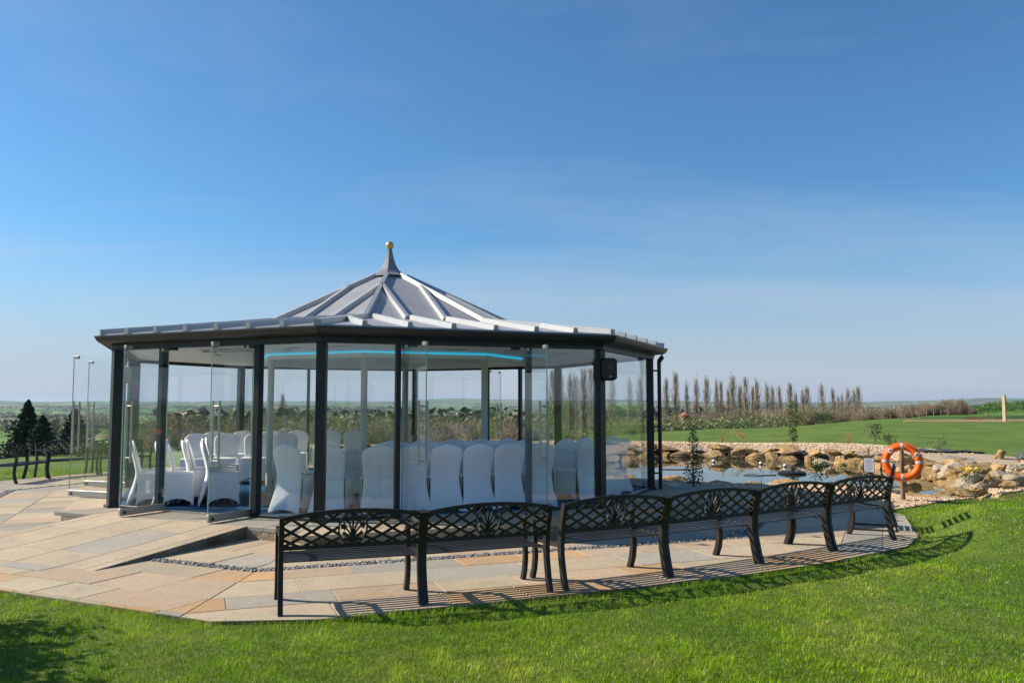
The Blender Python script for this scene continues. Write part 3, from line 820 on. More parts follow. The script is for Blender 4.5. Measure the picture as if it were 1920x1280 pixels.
RK = 0.50
CC = (-2.39, 15.97)
RING = octo(0.0, CC, RK)
RING_O, RING_I = octo(0.05, CC, RK), octo(-0.05, CC, RK)
ZR = 3.13
for k in range(8):
    b2 = OV[k]; bis = math.atan2(b2[1] - GC[1], b2[0] - GC[0])
    mb = MB().box((b2[0], b2[1], (FZ + HEAD) / 2), (0.13, 0.13, HEAD - FZ), bis, bev=0.012)
    part(mb, "corner_post", M['frame'], auto=30)
    MB_ = MB().box((b2[0], b2[1], FZ + 0.025), (0.19, 0.19, 0.05), bis, bev=0.008)
    part(MB_, "post_foot", M['frame'])
    recalc(part(loft(k, [(-0.07, HEAD), (0.075, HEAD), (0.075, 2.585), (0.09, 2.60), (0.09, 2.655), (-0.07, 2.655)]), "head_beam", M['frame']))
    recalc(part(loft(k, [(0.092, 2.62), (0.20, 2.635), (0.20, 2.74), (0.092, 2.74)]), "fascia", M['frame']))
    recalc(part(loft(k, [(0.203, 2.632), (0.235, 2.632), (0.275, 2.655), (0.30, 2.69), (0.315, 2.715), (0.315, 2.738), (0.295, 2.738), (0.285, 2.70), (0.203, 2.67)]), "gutter", M['gutter']))
    # lower roof slope
    e0, e1 = octo(0.25)[k], octo(0.25)[(k + 1) % 8]; r0, r1 = RING[k], RING[(k + 1) % 8]
    mb = MB().add([(*e0, 2.765), (*e1, 2.765), (*r1, ZR), (*r0, ZR), (*e0, 2.742), (*e1, 2.742), (*r1, ZR - 0.03), (*r0, ZR - 0.03)],
                  [(0, 1, 2, 3), (7, 6, 5, 4), (4, 5, 1, 0), (5, 6, 2, 1), (6, 7, 3, 2), (7, 4, 0, 3)])
    part(mb, "roof_slope", M['lead'])
    part(MB().bar((*e0, 2.785), (*r0, ZR + 0.02), 0.10, 0.10), "hip_roll", M['roll'])
    L = math.dist(e0, e1); n = max(4, int(round(L / 0.62)))
    E0, E1, R0, R1 = (Vector(p) for p in (e0, e1, r0, r1))
    d = (E1 - E0).normalized(); inn = Vector((-FN[k][0], -FN[k][1]))
    depth = (R0 - E0).dot(inn); ua, ub = (R0 - E0).dot(d), (R1 - E0).dot(d)
    for q in range(1, n):
        u = L * q / n
        f = 1.0 if ua <= u <= ub else (u / ua if u < ua else (L - u) / (L - ub))
        p0 = E0 + d * u - inn * 0.012; p1 = E0 + d * u + inn * depth * f * 0.985
        part(MB().sweep([(p0.x, p0.y, 2.762), (p1.x, p1.y, 2.765 + (ZR - 2.765) * f)], [(-0.043, -0.01), (0.043, -0.01), (0.030, 0.072), (-0.030, 0.072)], side=(-d.x, -d.y, 0)), "batten_roll", M['roll'])
    # cone
    TOP = octo(0.0, CC, 0.066); t0, t1 = TOP[k], TOP[(k + 1) % 8]; ZT = 4.16
    mb = MB().add([(*r0, ZR - 0.01), (*r1, ZR - 0.01), (*t1, ZT), (*t0, ZT)], [(0, 1, 2, 3)])
    mb.add([(p[0] + (CC[0] - p[0]) * 0.02, p[1] + (CC[1] - p[1]) * 0.02, p[2] - 0.03) for p in mb.v], [(3, 2, 1, 0)])
    part(mb, "cone_panel", M['lead'])
    NF = 0.74; ZN = ZR + (ZT - ZR) * NF
    nd0 = [r0[i] + (t0[i] - r0[i]) * NF for i in (0, 1)]; nd1 = [r1[i] + (t1[i] - r1[i]) * NF for i in (0, 1)]
    rp_ = [(-0.050, -0.012), (0.050, -0.012), (0.034, 0.062), (-0.034, 0.062)]
    part(MB().sweep([(*r0, ZR), (*nd0, ZN), (*t0, ZT)], rp_, side=(-d.x, -d.y, 0)), "hip_roll", M['roll'])
    for nd, f in ((nd0, 0.34), (nd1, 0.66)):
        q = (r0[0] + (r1[0] - r0[0]) * f, r0[1] + (r1[1] - r0[1]) * f)
        part(MB().sweep([(*q, ZR), (*nd, ZN)], rp_, side=(-d.x, -d.y, 0)), "batten_roll", M['roll'])
    # ceiling, ring beam, light strip, column
    c0, c1 = octo(-0.068)[k], octo(-0.068)[(k + 1) % 8]
    mb = MB().add([(*c0, 2.60), (*c1, 2.60), (*RING_I[(k + 1) % 8], 2.60), (*RING_I[k], 2.60), (*c0, 2.615), (*c1, 2.615), (*RING_I[(k + 1) % 8], 2.615), (*RING_I[k], 2.615)],
                  [(3, 2, 1, 0), (4, 5, 6, 7), (0, 1, 5, 4), (1, 2, 6, 5), (2, 3, 7, 6), (3, 0, 4, 7)])
    part(mb, "ceiling_panel", M['white'])
    a0, a1 = RING_O[k], RING_O[(k + 1) % 8]; b0, b1 = RING_I[k], RING_I[(k + 1) % 8]
    mb = MB().add([(*a0, 2.48), (*a1, 2.48), (*b1, 2.48), (*b0, 2.48), (*a0, 2.598), (*a1, 2.598), (*b1, 2.598), (*b0, 2.598)],
                  [(3, 2, 1, 0), (4, 5, 6, 7), (0, 1, 5, 4), (1, 2, 6, 5), (2, 3, 7, 6), (3, 0, 4, 7)])
    part(mb, "ring_beam", M['white'])
    # inner lining of the cone
    v0, v1 = (b0[0], b0[1], 2.60), (b1[0], b1[1], 2.60)
    mb = MB().add([v0, v1, (*octo(0, CC, 0.2)[(k + 1) % 8], 3.45), (*octo(0, CC, 0.2)[k], 3.45)], [(3, 2, 1, 0)])
    part(mb, "cone_lining", M['white'])
    l0, l1 = octo(0.053, CC, RK)[k], octo(0.053, CC, RK)[(k + 1) % 8]; m0, m1 = octo(0.068, CC, RK)[k], octo(0.068, CC, RK)[(k + 1) % 8]
    if k in (7, 0, 1, 2):
        mb = MB().add([(*l0, 2.558), (*l1, 2.558), (*m1, 2.558), (*m0, 2.558), (*l0, 2.574), (*l1, 2.574), (*m1, 2.574), (*m0, 2.574)],
                      [(0, 1, 2, 3), (7, 6, 5, 4), (4, 5, 1, 0), (5, 6, 2, 1), (6, 7, 3, 2), (7, 4, 0, 3)])
        recalc(part(mb, "light_strip", M['led']))
    if k in (0, 1, 2, 5): part(MB().lathe([(0.055, FZ), (0.055, 2.48)], 16, (RING[k][0], RING[k][1], 0)), "inner_column", M['column'], auto=40)
part(MB().lathe([(0.0, 3.45), (1.05, 3.45), (1.05, 3.44), (0.0, 3.44)], 8, (CC[0], CC[1], 0), PHI - math.pi / 8), "lantern_ceiling", M['white'])
part(MB().lathe([(0.40, 4.165), (0.385, 4.185), (0.27, 4.235), (0.185, 4.315), (0.125, 4.42), (0.082, 4.55), (0.056, 4.67), (0.048, 4.735)], 8, (CC[0], CC[1], 0), PHI - math.pi / 8), "spire", M['spire'])
part(MB().lathe([(0.0, -0.082)] + [(0.082 * math.cos(a), 0.082 * math.sin(a)) for a in np.linspace(-1.35, 1.35, 11)] + [(0, 0.082)], 20, (CC[0], CC[1], 4.80)), "gold_ball", M['gold'], smooth=True)

def frame_pane(k, u0, u1):
    a, b = on_face(k, u0), on_face(k, u1); t = face_angle(k)
    c = ((a[0] + b[0]) / 2, (a[1] + b[1]) / 2); L = math.dist(a, b) - 0.03
    part(MB().box((c[0], c[1], FZ + 0.022), (L, 0.085, 0.044), t, bev=0.006), "sill_rail", M['frame'])
    part(MB().box((c[0], c[1], (FZ + 0.046 + HEAD - 0.002) / 2), (L, 0.010, HEAD - FZ - 0.048), t), "pane", M['glass'])
def mullion(k, u, w=0.065):
    p = on_face(k, u)
    part(MB().box((p[0], p[1], (FZ + HEAD) / 2), (w, 0.11, HEAD - FZ - 0.002), face_angle(k), bev=0.006), "mullion", M['frame'])
def door(k, u, w, ang, hand):
    """frameless leaf hinged at u on face k, turned out to the world angle ang"""
    p = on_face(k, u, 0.03); h0, h1 = FZ + 0.015, HEAD - 0.012
    me_root = MB().box((w / 2, 0, (h0 + 0.10 + h1) / 2), (w, 0.012, h1 - h0 - 0.10), 0)
    leaf = link("door", me_root.mesh("door", M['glass']), pav)
    leaf.location = (p[0] - GC[0], p[1] - GC[1], 0); leaf.rotation_euler = (0, 0, ang)
    MB().box((w / 2, 0, h0 + 0.05), (w, 0.034, 0.10), 0, bev=0.004).build("bottom_rail", M['steel'], leaf)
    for s in (-1, 1):
        MB().tube([(w - 0.07, 0.019 * s, h0 + 0.045), (w - 0.07, 0.026 * s, h0 + 0.045)], 0.022, 14).build("lock_cylinder", M['grille'], leaf)
    MB().box((w - 0.055, 0, h1 - 0.022), (0.115, 0.036, 0.052), 0, bev=0.004).build("patch_fitting", M['steel'], leaf)
    MB().box((0.06, 0, h1 - 0.022), (0.11, 0.036, 0.05), 0, bev=0.004).build("hinge_patch", M['steel'], leaf)
    for e in (0.0022, w - 0.0022):
        MB().box((e, 0, (h0 + 0.10 + h1 - 0.055) / 2), (0.005, 0.0128, h1 - h0 - 0.16), 0).build("glass_edge", M['edge'], leaf)
    hb = MB(); x = w - 0.10
    for s in (-1, 1):
        hb.tube([(x, s * 0.06, FZ + 0.74), (x, s * 0.06, FZ + 1.60)], 0.0155, 10)
    for z in (FZ + 0.81, FZ + 1.53): hb.tube([(x, -0.06, z), (x, 0.06, z)], 0.010, 8)
    hb.build("handle", M['steel'], leaf, auto=40)
    return leaf
frame_pane(0, 0.0, 0.25); frame_pane(0, 0.72, 1.0); mullion(0, 0.25, 0.075); mullion(0, 0.72, 0.085)
frame_pane(1, 0.0, 0.25); frame_pane(1, 0.72, 1.0); mullion(1, 0.25); mullion(1, 0.72)
frame_pane(2, 0.0, 1.0)
frame_pane(3, 0.0, 1.0)
frame_pane(4, 0.0, 0.25); frame_pane(4, 0.48, 1.0); mullion(4, 0.25); mullion(4, 0.48, 0.09)
frame_pane(5, 0.0, 0.63); frame_pane(5, 0.63, 1.0); mullion(5, 0.63)
frame_pane(6, 0.0, 1.0)
frame_pane(7, 0.0, 0.27); frame_pane(7, 0.74, 1.0); mullion(7, 0.27); mullion(7, 0.74)
DOORS = [door(0, 0.285, 0.75, math.atan2(-0.89, -0.45), 1), door(0, 0.70, 0.75, math.atan2(-0.89, -0.45), 1),
         door(1, 0.265, 0.80, math.atan2(-0.866, 0.5), 1), door(1, 0.705, 0.80, math.atan2(-0.934, 0.357), 1),
         door(7, 0.73, 1.06, math.atan2(0.36, -0.93), 1), door(7, 0.28, 1.02, math.atan2(0.36, -0.93), 1),
         door(4, 0.465, 0.85, math.atan2(0.95, 0.30), 1)]
for k in (0, 1, 7):
    a, b = on_face(k, 0.27), on_face(k, 0.70); c = ((a[0] + b[0]) / 2, (a[1] + b[1]) / 2)
    part(MB().box((c[0], c[1], FZ + 0.006), (math.dist(a, b), 0.10, 0.010), face_angle(k)), "threshold", M['steel'])
    # rail closers on the head beam
    for u in (0.30, 0.67):
        p = on_face(k, u)
        part(MB().box((p[0], p[1], HEAD - 0.018), (0.12, 0.07, 0.034), face_angle(k), bev=0.004), "door_closer", M['frame'])
for q in range(9):
    a = R(200 + q * 17); rr_ = 3.0 + 0.35 * (q % 3)
    part(MB().box((GC[0] + rr_ * math.cos(a), GC[1] + rr_ * math.sin(a), 2.597), (0.34, 0.035, 0.006), a + 1.2), "ceiling_slot", M['grille'])
for q in range(3):
    for j in range(3):
        part(MB().box((-4.95 + 0.33 * q - 0.1 * j, 13.4 + 0.35 * j - 0.12 * q, 2.597), (0.26, 0.04, 0.006), 0.1), "ceiling_slot", M['grille'])
# downpipe at the right-hand corner
vx, vy = OV[3]; px_, py_ = vx + 0.17, vy - 0.02
dp = part(MB().tube([(px_, py_, 2.50), (px_, py_, FZ + 0.005)], 0.036, 14), "downpipe", M['frame'], auto=40)
part(MB().tube([(px_ + 0.06, py_, 2.66), (px_ + 0.06, py_, 2.58), (px_, py_, 2.50), (px_, py_, 2.44)], 0.045, 12), "swan_neck", M['frame'], dp, auto=50)
for z in (0.45, 1.30, 2.33):
    part(MB().bar((vx + 0.05, vy, z), (px_, py_, z), 0.03, 0.03), "bracket", M['frame'], dp)
tag(MB().prism(ccw(octo(-0.02)), FZ - 0.03, FZ + 0.002).build("floor", M['carpet']), kind="structure")

# loudspeaker on the outside of the right front post
sp = empty("loudspeaker", (1.46, 12.53, 2.235), R(12), "black loudspeaker fixed to the right front post of the pavilion", "loudspeaker")
MB().box((0, 0, 0), (0.215, 0.19, 0.34), 0, bev=0.035).build("cabinet", M['black'], sp, auto=35)
MB().box((0, -0.097, 0.0), (0.17, 0.008, 0.29), 0, bev=0.003).build("grille", M['grille'], sp)
MB().box((0, -0.1025, -0.11), (0.045, 0.003, 0.012), 0).build("badge", M['steel'], sp)
b = MB()
for q in range(7): b.box((0.018 * math.cos(q * 2.4) * (1 + q * 0.25), -0.1015, 0.03 + 0.018 * math.sin(q * 2.4) * (1 + q * 0.3)), (0.008, 0.002, 0.008), 0)
b.build("driver_dots", M['reflect'], sp)
MB().bar((-0.05, 0.06, 0), (-0.13, 0.09, 0), 0.05, 0.08).build("wall_bracket", M['black'], sp)
sp2 = copy_tree(sp); sp2.location = (-5.95, 12.95, 2.18); sp2.rotation_euler = (0, 0, R(150)); sp2.scale = (0.85, 0.85, 0.85)
sp2["label"] = "black loudspeaker inside the pavilion beside its left front post"; sp["group"] = sp2["group"] = "loudspeakers on the pavilion posts"

# ------------------------------------------------------------------ iron garden benches
def post_y(z): return float(np.interp(z, [0, 0.12, 0.3, 0.42, 0.58, 0.80, 0.9], [-0.075, -0.035, 0.0, 0.006, -0.012, -0.075, -0.10]))
BW = 0.60                                   # half length
def arch_z(x): return 0.764 + 0.054 * (1 - (abs(x) / BW) ** 2.1)
def make_bench():
    root = empty("garden_bench")
    for s in (-1, 1):
        zs = np.linspace(0.0, 0.785, 9)
        MB().flat([(s * BW, post_y(z), z) for z in zs], 0.042, 0.058, side=(1, 0, 0)).build("rear_leg", M['iron'], root, auto=40)
        fp = [(0.545, 0.0), (0.505, 0.10), (0.485, 0.22), (0.495, 0.34), (0.52, 0.46), (0.525, 0.54), (0.505, 0.598), (0.46, 0.618)]
        MB().flat([(s * BW, y, z) for y, z in fp], 0.040, 0.052, side=(1, 0, 0)).build("front_leg", M['iron'], root, auto=40)
        MB().flat([(s * BW, 0.475, 0.618), (s * BW, 0.30, 0.628), (s * BW, 0.12, 0.628), (s * BW, post_y(0.63) + 0.02, 0.63)], 0.046, 0.018, side=(1, 0, 0)).build("armrest", M['iron'], root, auto=40)
        MB().flat([(s * (BW - 0.012), 0.50, 0.385), (s * (BW - 0.012), 0.25, 0.375), (s * (BW - 0.012), 0.01, 0.385)], 0.022, 0.034, side=(1, 0, 0)).build("side_rail", M['slat'], root)
    for q in range(6):
        y = 0.06 + q * 0.079
        MB().box((0, y, 0.402 - 0.006 * math.sin(q / 5 * math.pi)), (2 * BW - 0.05, 0.042, 0.012), 0, bev=0.003).build("seat_slat", M['slat'], root)
    MB().box((0, 0.515, 0.388), (2 * BW - 0.036, 0.022, 0.045), 0, bev=0.004).build("front_rail", M['iron'], root)
    xs = np.linspace(-BW + 0.017, BW - 0.017, 25)
    MB().flat([(x, post_y(arch_z(x)), arch_z(x)) for x in xs], 0.026, 0.034, side=(0, 1, 0)).build("top_rail", M['iron'], root, auto=40)
    ZB = 0.522
    MB().box((0, post_y(ZB), ZB), (2 * BW - 0.036, 0.024, 0.034), 0, bev=0.003).build("bottom_rail", M['iron'], root)
    EA, EB, EZ = 0.122, 0.142, 0.672
    inside_e = lambda x, z: (x / EA) ** 2 + ((z - EZ) / EB) ** 2 < 1.0
    for fam in (-1, 1):
        for x0 in np.arange(-1.045, 1.06, 0.174):
            run = []
            pts = []
            for t in np.linspace(0, 1, 60):
                x = x0 + fam * (t - 0.5) * 0.62; z = ZB - 0.02 + t * 0.36 - 0.03 * math.sin(t * math.pi)
                ok = abs(x) < BW - 0.012 and ZB - 0.004 < z < arch_z(x) - 0.004 and not inside_e(x, z)
                if ok: run.append((x, post_y(z) + 0.004 * fam, z))
                else:
                    if len(run) > 4: pts.append(run)
                    run = []
            if len(run) > 4: pts.append(run)
            for r_ in pts:
                MB().flat(r_[::max(1, len(r_) // 5)] + [r_[-1]] if len(r_) > 6 else [r_[0], r_[-1]], 0.010, 0.0235, side=(0, 1, 0)).build("lattice_bar", M['iron'], root)
    # cast medallion: oval ring, stem, leaves and five flowers
    md = MB()
    md.tube([(EA * math.cos(a), post_y(EZ + EB * math.sin(a)), EZ + EB * math.sin(a)) for a in np.linspace(0, 2 * math.pi, 28, endpoint=False)], 0.0085, 6, loop=True, side=(0, 1, 0))
    flowers = [(-0.005, 0.785), (-0.058, 0.752), (0.055, 0.748), (-0.082, 0.685), (0.080, 0.695)]
    for fx, fz in flowers:
        P = []
        for t in np.linspace(0, 1, 7):
            x = fx * (0.25 * t + 0.75 * t ** 3); z = 0.54 + (fz - 0.54) * t
            P.append((x, post_y(z), z))
        md.tube(P, 0.0090, 6, side=(0, 1, 0))
        y = post_y(fz) - 0.006; o = len(md.v)
        md.v.append((fx, y - 0.010, fz))
        for k in range(10):
            a = k * math.pi / 5; r_ = 0.040 if k % 2 == 0 else 0.020
            md.v.append((fx + r_ * math.cos(a), y, fz + r_ * math.sin(a)))
        md.v.append((fx, y + 0.014, fz))
        for k in range(10):
            md.f.append((o, o + 1 + (k + 1) % 10, o + 1 + k)); md.f.append((o + 11, o + 1 + k, o + 1 + (k + 1) % 10))
    for lx, lz, s in ((-0.085, 0.635, 1), (0.085, 0.635, -1), (-0.075, 0.58, 1), (0.075, 0.58, -1)):
        P = [(lx * t, post_y(0.54 + (lz - 0.54) * t ** 0.7), 0.545 + (lz - 0.545) * t ** 0.7) for t in np.linspace(0, 1, 6)]
        md.sweep(P, [(-0.004, -0.013), (0.004, -0.013), (0.004, 0.013), (-0.004, 0.013)], side=(0, 1, 0))
    md.box((0, post_y(0.55), 0.555), (0.05, 0.022, 0.06), 0, bev=0.006)
    md.build("flower_medallion", M['iron'], root, auto=40)
    for x, y in ((-BW, post_y(0)), (BW, post_y(0)), (-BW, 0.545), (BW, 0.545)):
        MB().box((x, y, 0.006), (0.040, 0.060, 0.012), 0, bev=0.002).build("foot_pad", M['foot'], root)
    return root
BENCHES = [  # rear left leg, rear right leg, label
    ((-1.90, 6.91), (-0.80, 7.28), "dark iron bench nearest the camera, at the left end of the front row"),
    ((-0.77, 7.30), (0.32, 7.76), "second dark iron bench from the left, before the open right front door"),
    ((0.46, 7.84), (1.50, 8.40), "third dark iron bench from the left, just past the gap in the front row"),
    ((1.54, 8.43), (2.60, 9.09), "fourth dark iron bench from the left, below the loudspeaker post"),
    ((2.63, 9.11), (3.70, 9.88), "fifth dark iron bench from the left, in front of the floating pump"),
    ((3.73, 9.90), (4.80, 10.68), "dark iron bench at the right end of the front row, before the lifebuoy"),
    ((-11.25, 18.05), (-11.22, 19.28), "iron bench cut by the left edge of the photo, facing the pavilion"),
    ((-11.25, 19.72), (-10.55, 20.68), "iron bench behind the open glass doors, left of the pavilion post"),
    ((-10.45, 20.78), (-9.62, 21.66), "iron bench half hidden behind the pavilion's left corner post")]
proto = None
for i, (a, b, lab) in enumerate(BENCHES):
    o = make_bench() if proto is None else copy_tree(proto)
    proto = proto or o
    ang = math.atan2(b[1] - a[1], b[0] - a[0])
    if i >= 6:
        a, b = b, a; ang = math.atan2(b[1] - a[1], b[0] - a[0])
        ang += 0
    L = math.dist(a, b)
    o.location = ((a[0] + b[0]) / 2, (a[1] + b[1]) / 2, 0.002); o.rotation_euler = (0, 0, ang)
    o.scale = (min(1.07, max(0.93, L / (2 * BW + 0.0))), 1, 1)
    tag(o, lab, "bench", "iron benches in a ring on the patio")
# left benches face the pavilion: turn them so that the seat side looks at its centre
for o in [x for x in bpy.data.objects if x.name.startswith("garden_bench") and x.location.x < -8]:
    d = Vector((GC[0] - o.location.x, GC[1] - o.location.y)); f = Vector((-math.sin(o.rotation_euler.z), math.cos(o.rotation_euler.z)))
    if d.dot(f) < 0: o.rotation_euler.z += math.pi

# dark metal armchair beyond the last bench
ac = empty("metal_armchair", (4.98, 11.62, 0), R(-24), "dark metal garden armchair turned sideways beyond the last bench", "armchair")
for s in (-1, 1):
    y = 0.27 * s
    MB().tube([(-0.22, y, 0.0), (-0.25, y, 0.25), (-0.27, y, 0.5), (-0.255, y, 0.60), (-0.21, y, 0.655), (-0.12, y, 0.672), (0.10, y, 0.675), (0.26, y, 0.672)], 0.012, 8).build("armrest", M['iron'], ac, auto=50)
    MB().flat([(0.33, y, 0.0), (0.27, y, 0.2), (0.24, y, 0.42), (0.265, y, 0.66), (0.32, y, 0.88)], 0.02, 0.03, side=(0, 1, 0)).build("rear_leg", M['iron'], ac)
    MB().tube([(-0.22, y, 0.013), (0.33, y, 0.013)], 0.011, 8).build("floor_bar", M['iron'], ac)
for q in range(6):
    MB().box((-0.2 + q * 0.08, 0, 0.42), (0.045, 0.52, 0.012), 0).build("seat_slat", M['slat'], ac)
for q in range(5):
    z = 0.55 + q * 0.075
    MB().box((0.255 + (z - 0.5) * 0.2, 0, z), (0.012, 0.52, 0.04), 0).build("back_slat", M['slat'], ac)

# ------------------------------------------------------------------ covered chairs
def make_chair():
    root = empty("banquet_chair")
    # back cover: closed loft, concave in profile, shouldered top with a shallow peak; seat side is -y
    zs = [0.0, 0.05, 0.16, 0.30, 0.42, 0.50, 0.60, 0.70, 0.77, 0.82, 0.857, 0.888, 0.912, 0.928]
    hw = [0.245, 0.240, 0.222, 0.205, 0.198, 0.199, 0.208, 0.221, 0.226, 0.218, 0.198, 0.152, 0.085, 0.015]
    yc = [0.150, 0.138, 0.100, 0.055, 0.030, 0.030, 0.045, 0.070, 0.092, 0.106, 0.115, 0.121, 0.125, 0.127]
    th = [0.010, 0.020, 0.032, 0.034, 0.032, 0.030, 0.028, 0.027, 0.026, 0.025, 0.023, 0.020, 0.015, 0.006]
    NS = 20; b = MB()
    for z, w_, y_, t_ in zip(zs, hw, yc, th):
        for i in range(NS):
            a = 2 * math.pi * i / NS; c, s = math.cos(a), math.sin(a)
            ex = math.copysign(abs(c) ** 0.45, c); ey = math.copysign(abs(s) ** 0.8, s)
            dz = 0.0
            if z == 0.0: dz = 0.05 * max(0.0, 1 - (ex / 0.8) ** 2)          # arched hem between the feet
            b.v.append((w_ * ex, y_ + t_ * ey + 0.012 * (1 - ex * ex) * (1 if z > 0.5 else 0), z + dz))
    for r in range(len(zs) - 1):
        for i in range(NS):
            b.f.append((r * NS + i, r * NS + (i + 1) % NS, (r + 1) * NS + (i + 1) % NS, (r + 1) * NS + i))
    b.f.append(tuple((len(zs) - 1) * NS + i for i in range(NS)))
    b.build("back_cover", M['cloth'], root, auto=60)
    # seat cover with a skirt stretched to the front feet, arched hem on three sides
    per = []
    n = 12
    X, Y0, Y1 = 0.215, 0.03, -0.40
    corners = [(X, Y0), (X, Y1), (-X, Y1), (-X, Y0)]
    for k in range(3):
        for i in range(n):
            t = i / n; per.append((corners[k][0] + (corners[k + 1][0] - corners[k][0]) * t, corners[k][1] + (corners[k + 1][1] - corners[k][1]) * t, k, t))
    per.append((*corners[3], 2, 1.0))
    rows = [(1.0, 0.470, 0.93), (1.0, 0.462, 0.985), (1.0, 0.445, 1.0), (0.66, None, 0.985), (0.33, None, 1.0), (0.0, None, 1.06)]
    s = MB(); m = len(per)
    for fr, z, k in rows:
        for (x, y, side, t) in per:
            hem = 0.105 * (math.sin(math.pi * t) ** 0.6) if 0 < t < 1 else 0.0
            zz = z if z is not None else hem + (0.445 - hem) * fr
            s.v.append((x * k, -0.18 + (y + 0.18) * k, zz))
    for r in range(len(rows) - 1):
        for i in range(m - 1): s.f.append((r * m + i, (r + 1) * m + i, (r + 1) * m + i + 1, r * m + i + 1))
    o = len(s.v); s.v.append((0, -0.18, 0.484))
    for i in range(m - 1): s.f.append((o, i, i + 1))
    s.f.append((o, m - 1, 0))
    s.build("seat_cover", M['cloth'], root, auto=60)
    lb = MB()
    for x, y in ((0.2, -0.385), (-0.2, -0.385)): lb.box((x, y, 0.22), (0.022, 0.022, 0.44), 0)
    for q, x in enumerate((0.2, -0.2)):
        MB().box((x, -0.385, 0.22), (0.022, 0.022, 0.44), 0).build("leg", M['steel'], root)
    return root
CHAIRS = []
def place_chair(x, y, face, label, group):
    o = make_chair() if not CHAIRS else copy_tree(CHAIRS[0])
    CHAIRS.append(o)
    o.location = (x, y, FZ + 0.004); o.scale = (1.11, 1.05, 1.05); o.rotation_euler = (0, 0, face + math.pi / 2)   # face = heading of the seat side
    j = random.uniform(-0.05, 0.05); o.rotation_euler.z += j
    tag(o, label, "chair", group)
ORD = ["first", "second", "third", "fourth", "fifth", "sixth", "seventh", "eighth", "ninth", "tenth", "eleventh", "twelfth"]
UP, RIGHT, LEFT, DOWN = math.pi / 2, 0.0, math.pi, -math.pi / 2
# right front block: rows with their backs to the right front door
AF1 = face_angle(1)
for r in range(3):
    for i in range(5):
        x, y = fl(1, 1.37 + i * 0.495 + r * 0.05, -0.50 - r * 0.86)
        place_chair(x, y, AF1 + math.pi / 2 + 0.05, f"white chair, {ORD[i]} from the left in the {['front', 'middle', 'rear'][r]} row behind the right door", "chairs in rows behind the right front doors")
# two single chairs and one pair behind the corner panes
for (x, y, a, lab) in [(-3.22, 12.15, 1.20, "white covered chair seen from behind, directly right of the left door opening"),
                       (-2.62, 12.02, 1.45, "white covered chair seen from behind, cut by the front corner post"),
                       (-1.92, 12.02, 1.75, "white covered chair seen from behind, alone in the pane right of the front corner post"),
                       (-1.96, 13.05, 1.75, "white covered chair in front of the cloth table, behind the single chair"),
                       (-1.30, 12.75, 1.80, "white covered chair seen through the edge of the right door's left leaf")]:
    place_chair(x, y, a, lab, "chairs along the front corner panes")
# left block: backs to the left corner post, seats to the right
for i, (x, y, a) in enumerate([(-5.98, 13.45, 0.42), (-5.80, 13.0, 0.46), (-5.55, 13.75, 0.40), (-5.40, 12.98, 0.36), (-5.18, 13.45, 0.40), (-5.30, 13.95, 0.36)]):
    place_chair(x, y, a, f"white covered chair in profile, {ORD[i]} from the left beside the left corner post", "chairs beside the left corner post")
for (x, y, a, lab) in [(-4.72, 13.05, 0.40, "sunlit white chair turned to the right behind the left door's right leaf"),
                       (-4.92, 13.55, 0.36, "sunlit white chair just behind the one at the left door's right leaf"),
                       (-5.08, 14.05, 0.34, "third sunlit white chair in the line going back from the left door"),
                       (-5.22, 14.6, 0.30, "fourth sunlit white chair in the line going back from the left door"),
                       (-4.18, 14.75, 0.30, "white covered chair turned right in the middle of the left door opening"),
                       (-4.35, 15.35, 0.25, "white covered chair turned right, further back behind the left door's handle")]:
    place_chair(x, y, a, lab, "chairs inside the left front doors")
rows = [([(-6.3, 16.6), (-5.75, 16.75), (-5.2, 16.9), (-4.65, 17.05)], -1.35, "middle left row facing the camera"),
        ([(-6.45, 18.0), (-5.9, 18.2), (-5.35, 18.4), (-4.8, 18.55), (-4.1, 18.7), (-3.55, 18.75)], -1.40, "far left row facing the camera")]
for pts, a, nm in rows:
    for i, (x, y) in enumerate(pts): place_chair(x, y, a, f"white covered chair, {ORD[i]} from the left in the {nm}", "chairs in the far left rows")
for i, (x, y, a) in enumerate([(1.2, 13.6, 2.2), (1.55, 14.15, 2.3), (1.85, 14.7, 2.4), (0.85, 14.1, 2.2), (1.2, 14.75, 2.3), (1.5, 15.3, 2.4), (1.8, 15.85, 2.5)]):
    place_chair(x, y, a, f"white covered chair, {ORD[i]} one of the slanting group behind the right corner pane", "chairs behind the right corner panes")

# table under a cloth, in the middle of the floor
tb = empty("registrar_table", (-2.05, 14.95, FZ), R(10), "long table under a white cloth in the middle of the pavilion", "table")
t = MB(); prof = [(0.90, 0.36, 0.745), (0.905, 0.365, 0.735), (0.91, 0.37, 0.6), (0.925, 0.385, 0.3), (0.945, 0.41, 0.02)]
NS = 48
for hx, hy, z in prof:
    for i in range(NS):
        a = 2 * math.pi * i / NS; c, s_ = math.cos(a), math.sin(a)
        k = 1 / max(abs(c), abs(s_)); wv = (0.745 - z) * 0.035 * math.sin(i * 2.1)
        t.v.append(((hx + wv) * c * k, (hy + wv) * s_ * k, z))
for r in range(len(prof) - 1):
    for i in range(NS): t.f.append((r * NS + i, (r + 1) * NS + i, (r + 1) * NS + (i + 1) % NS, r * NS + (i + 1) % NS))
t.f.append(tuple(range(NS)))
MB().box((0, 0, 0.728), (1.79, 0.71, 0.022), 0).build("tabletop", M['wood'], tb)
for sx in (-0.8, 0.8):
    for sy in (-0.28, 0.28): MB().tube([(sx, sy, 0), (sx, sy, 0.717)], 0.016, 8).build("leg", M['steel'], tb)
recalc(t.build("cloth", M['tcloth'], tb, auto=45))

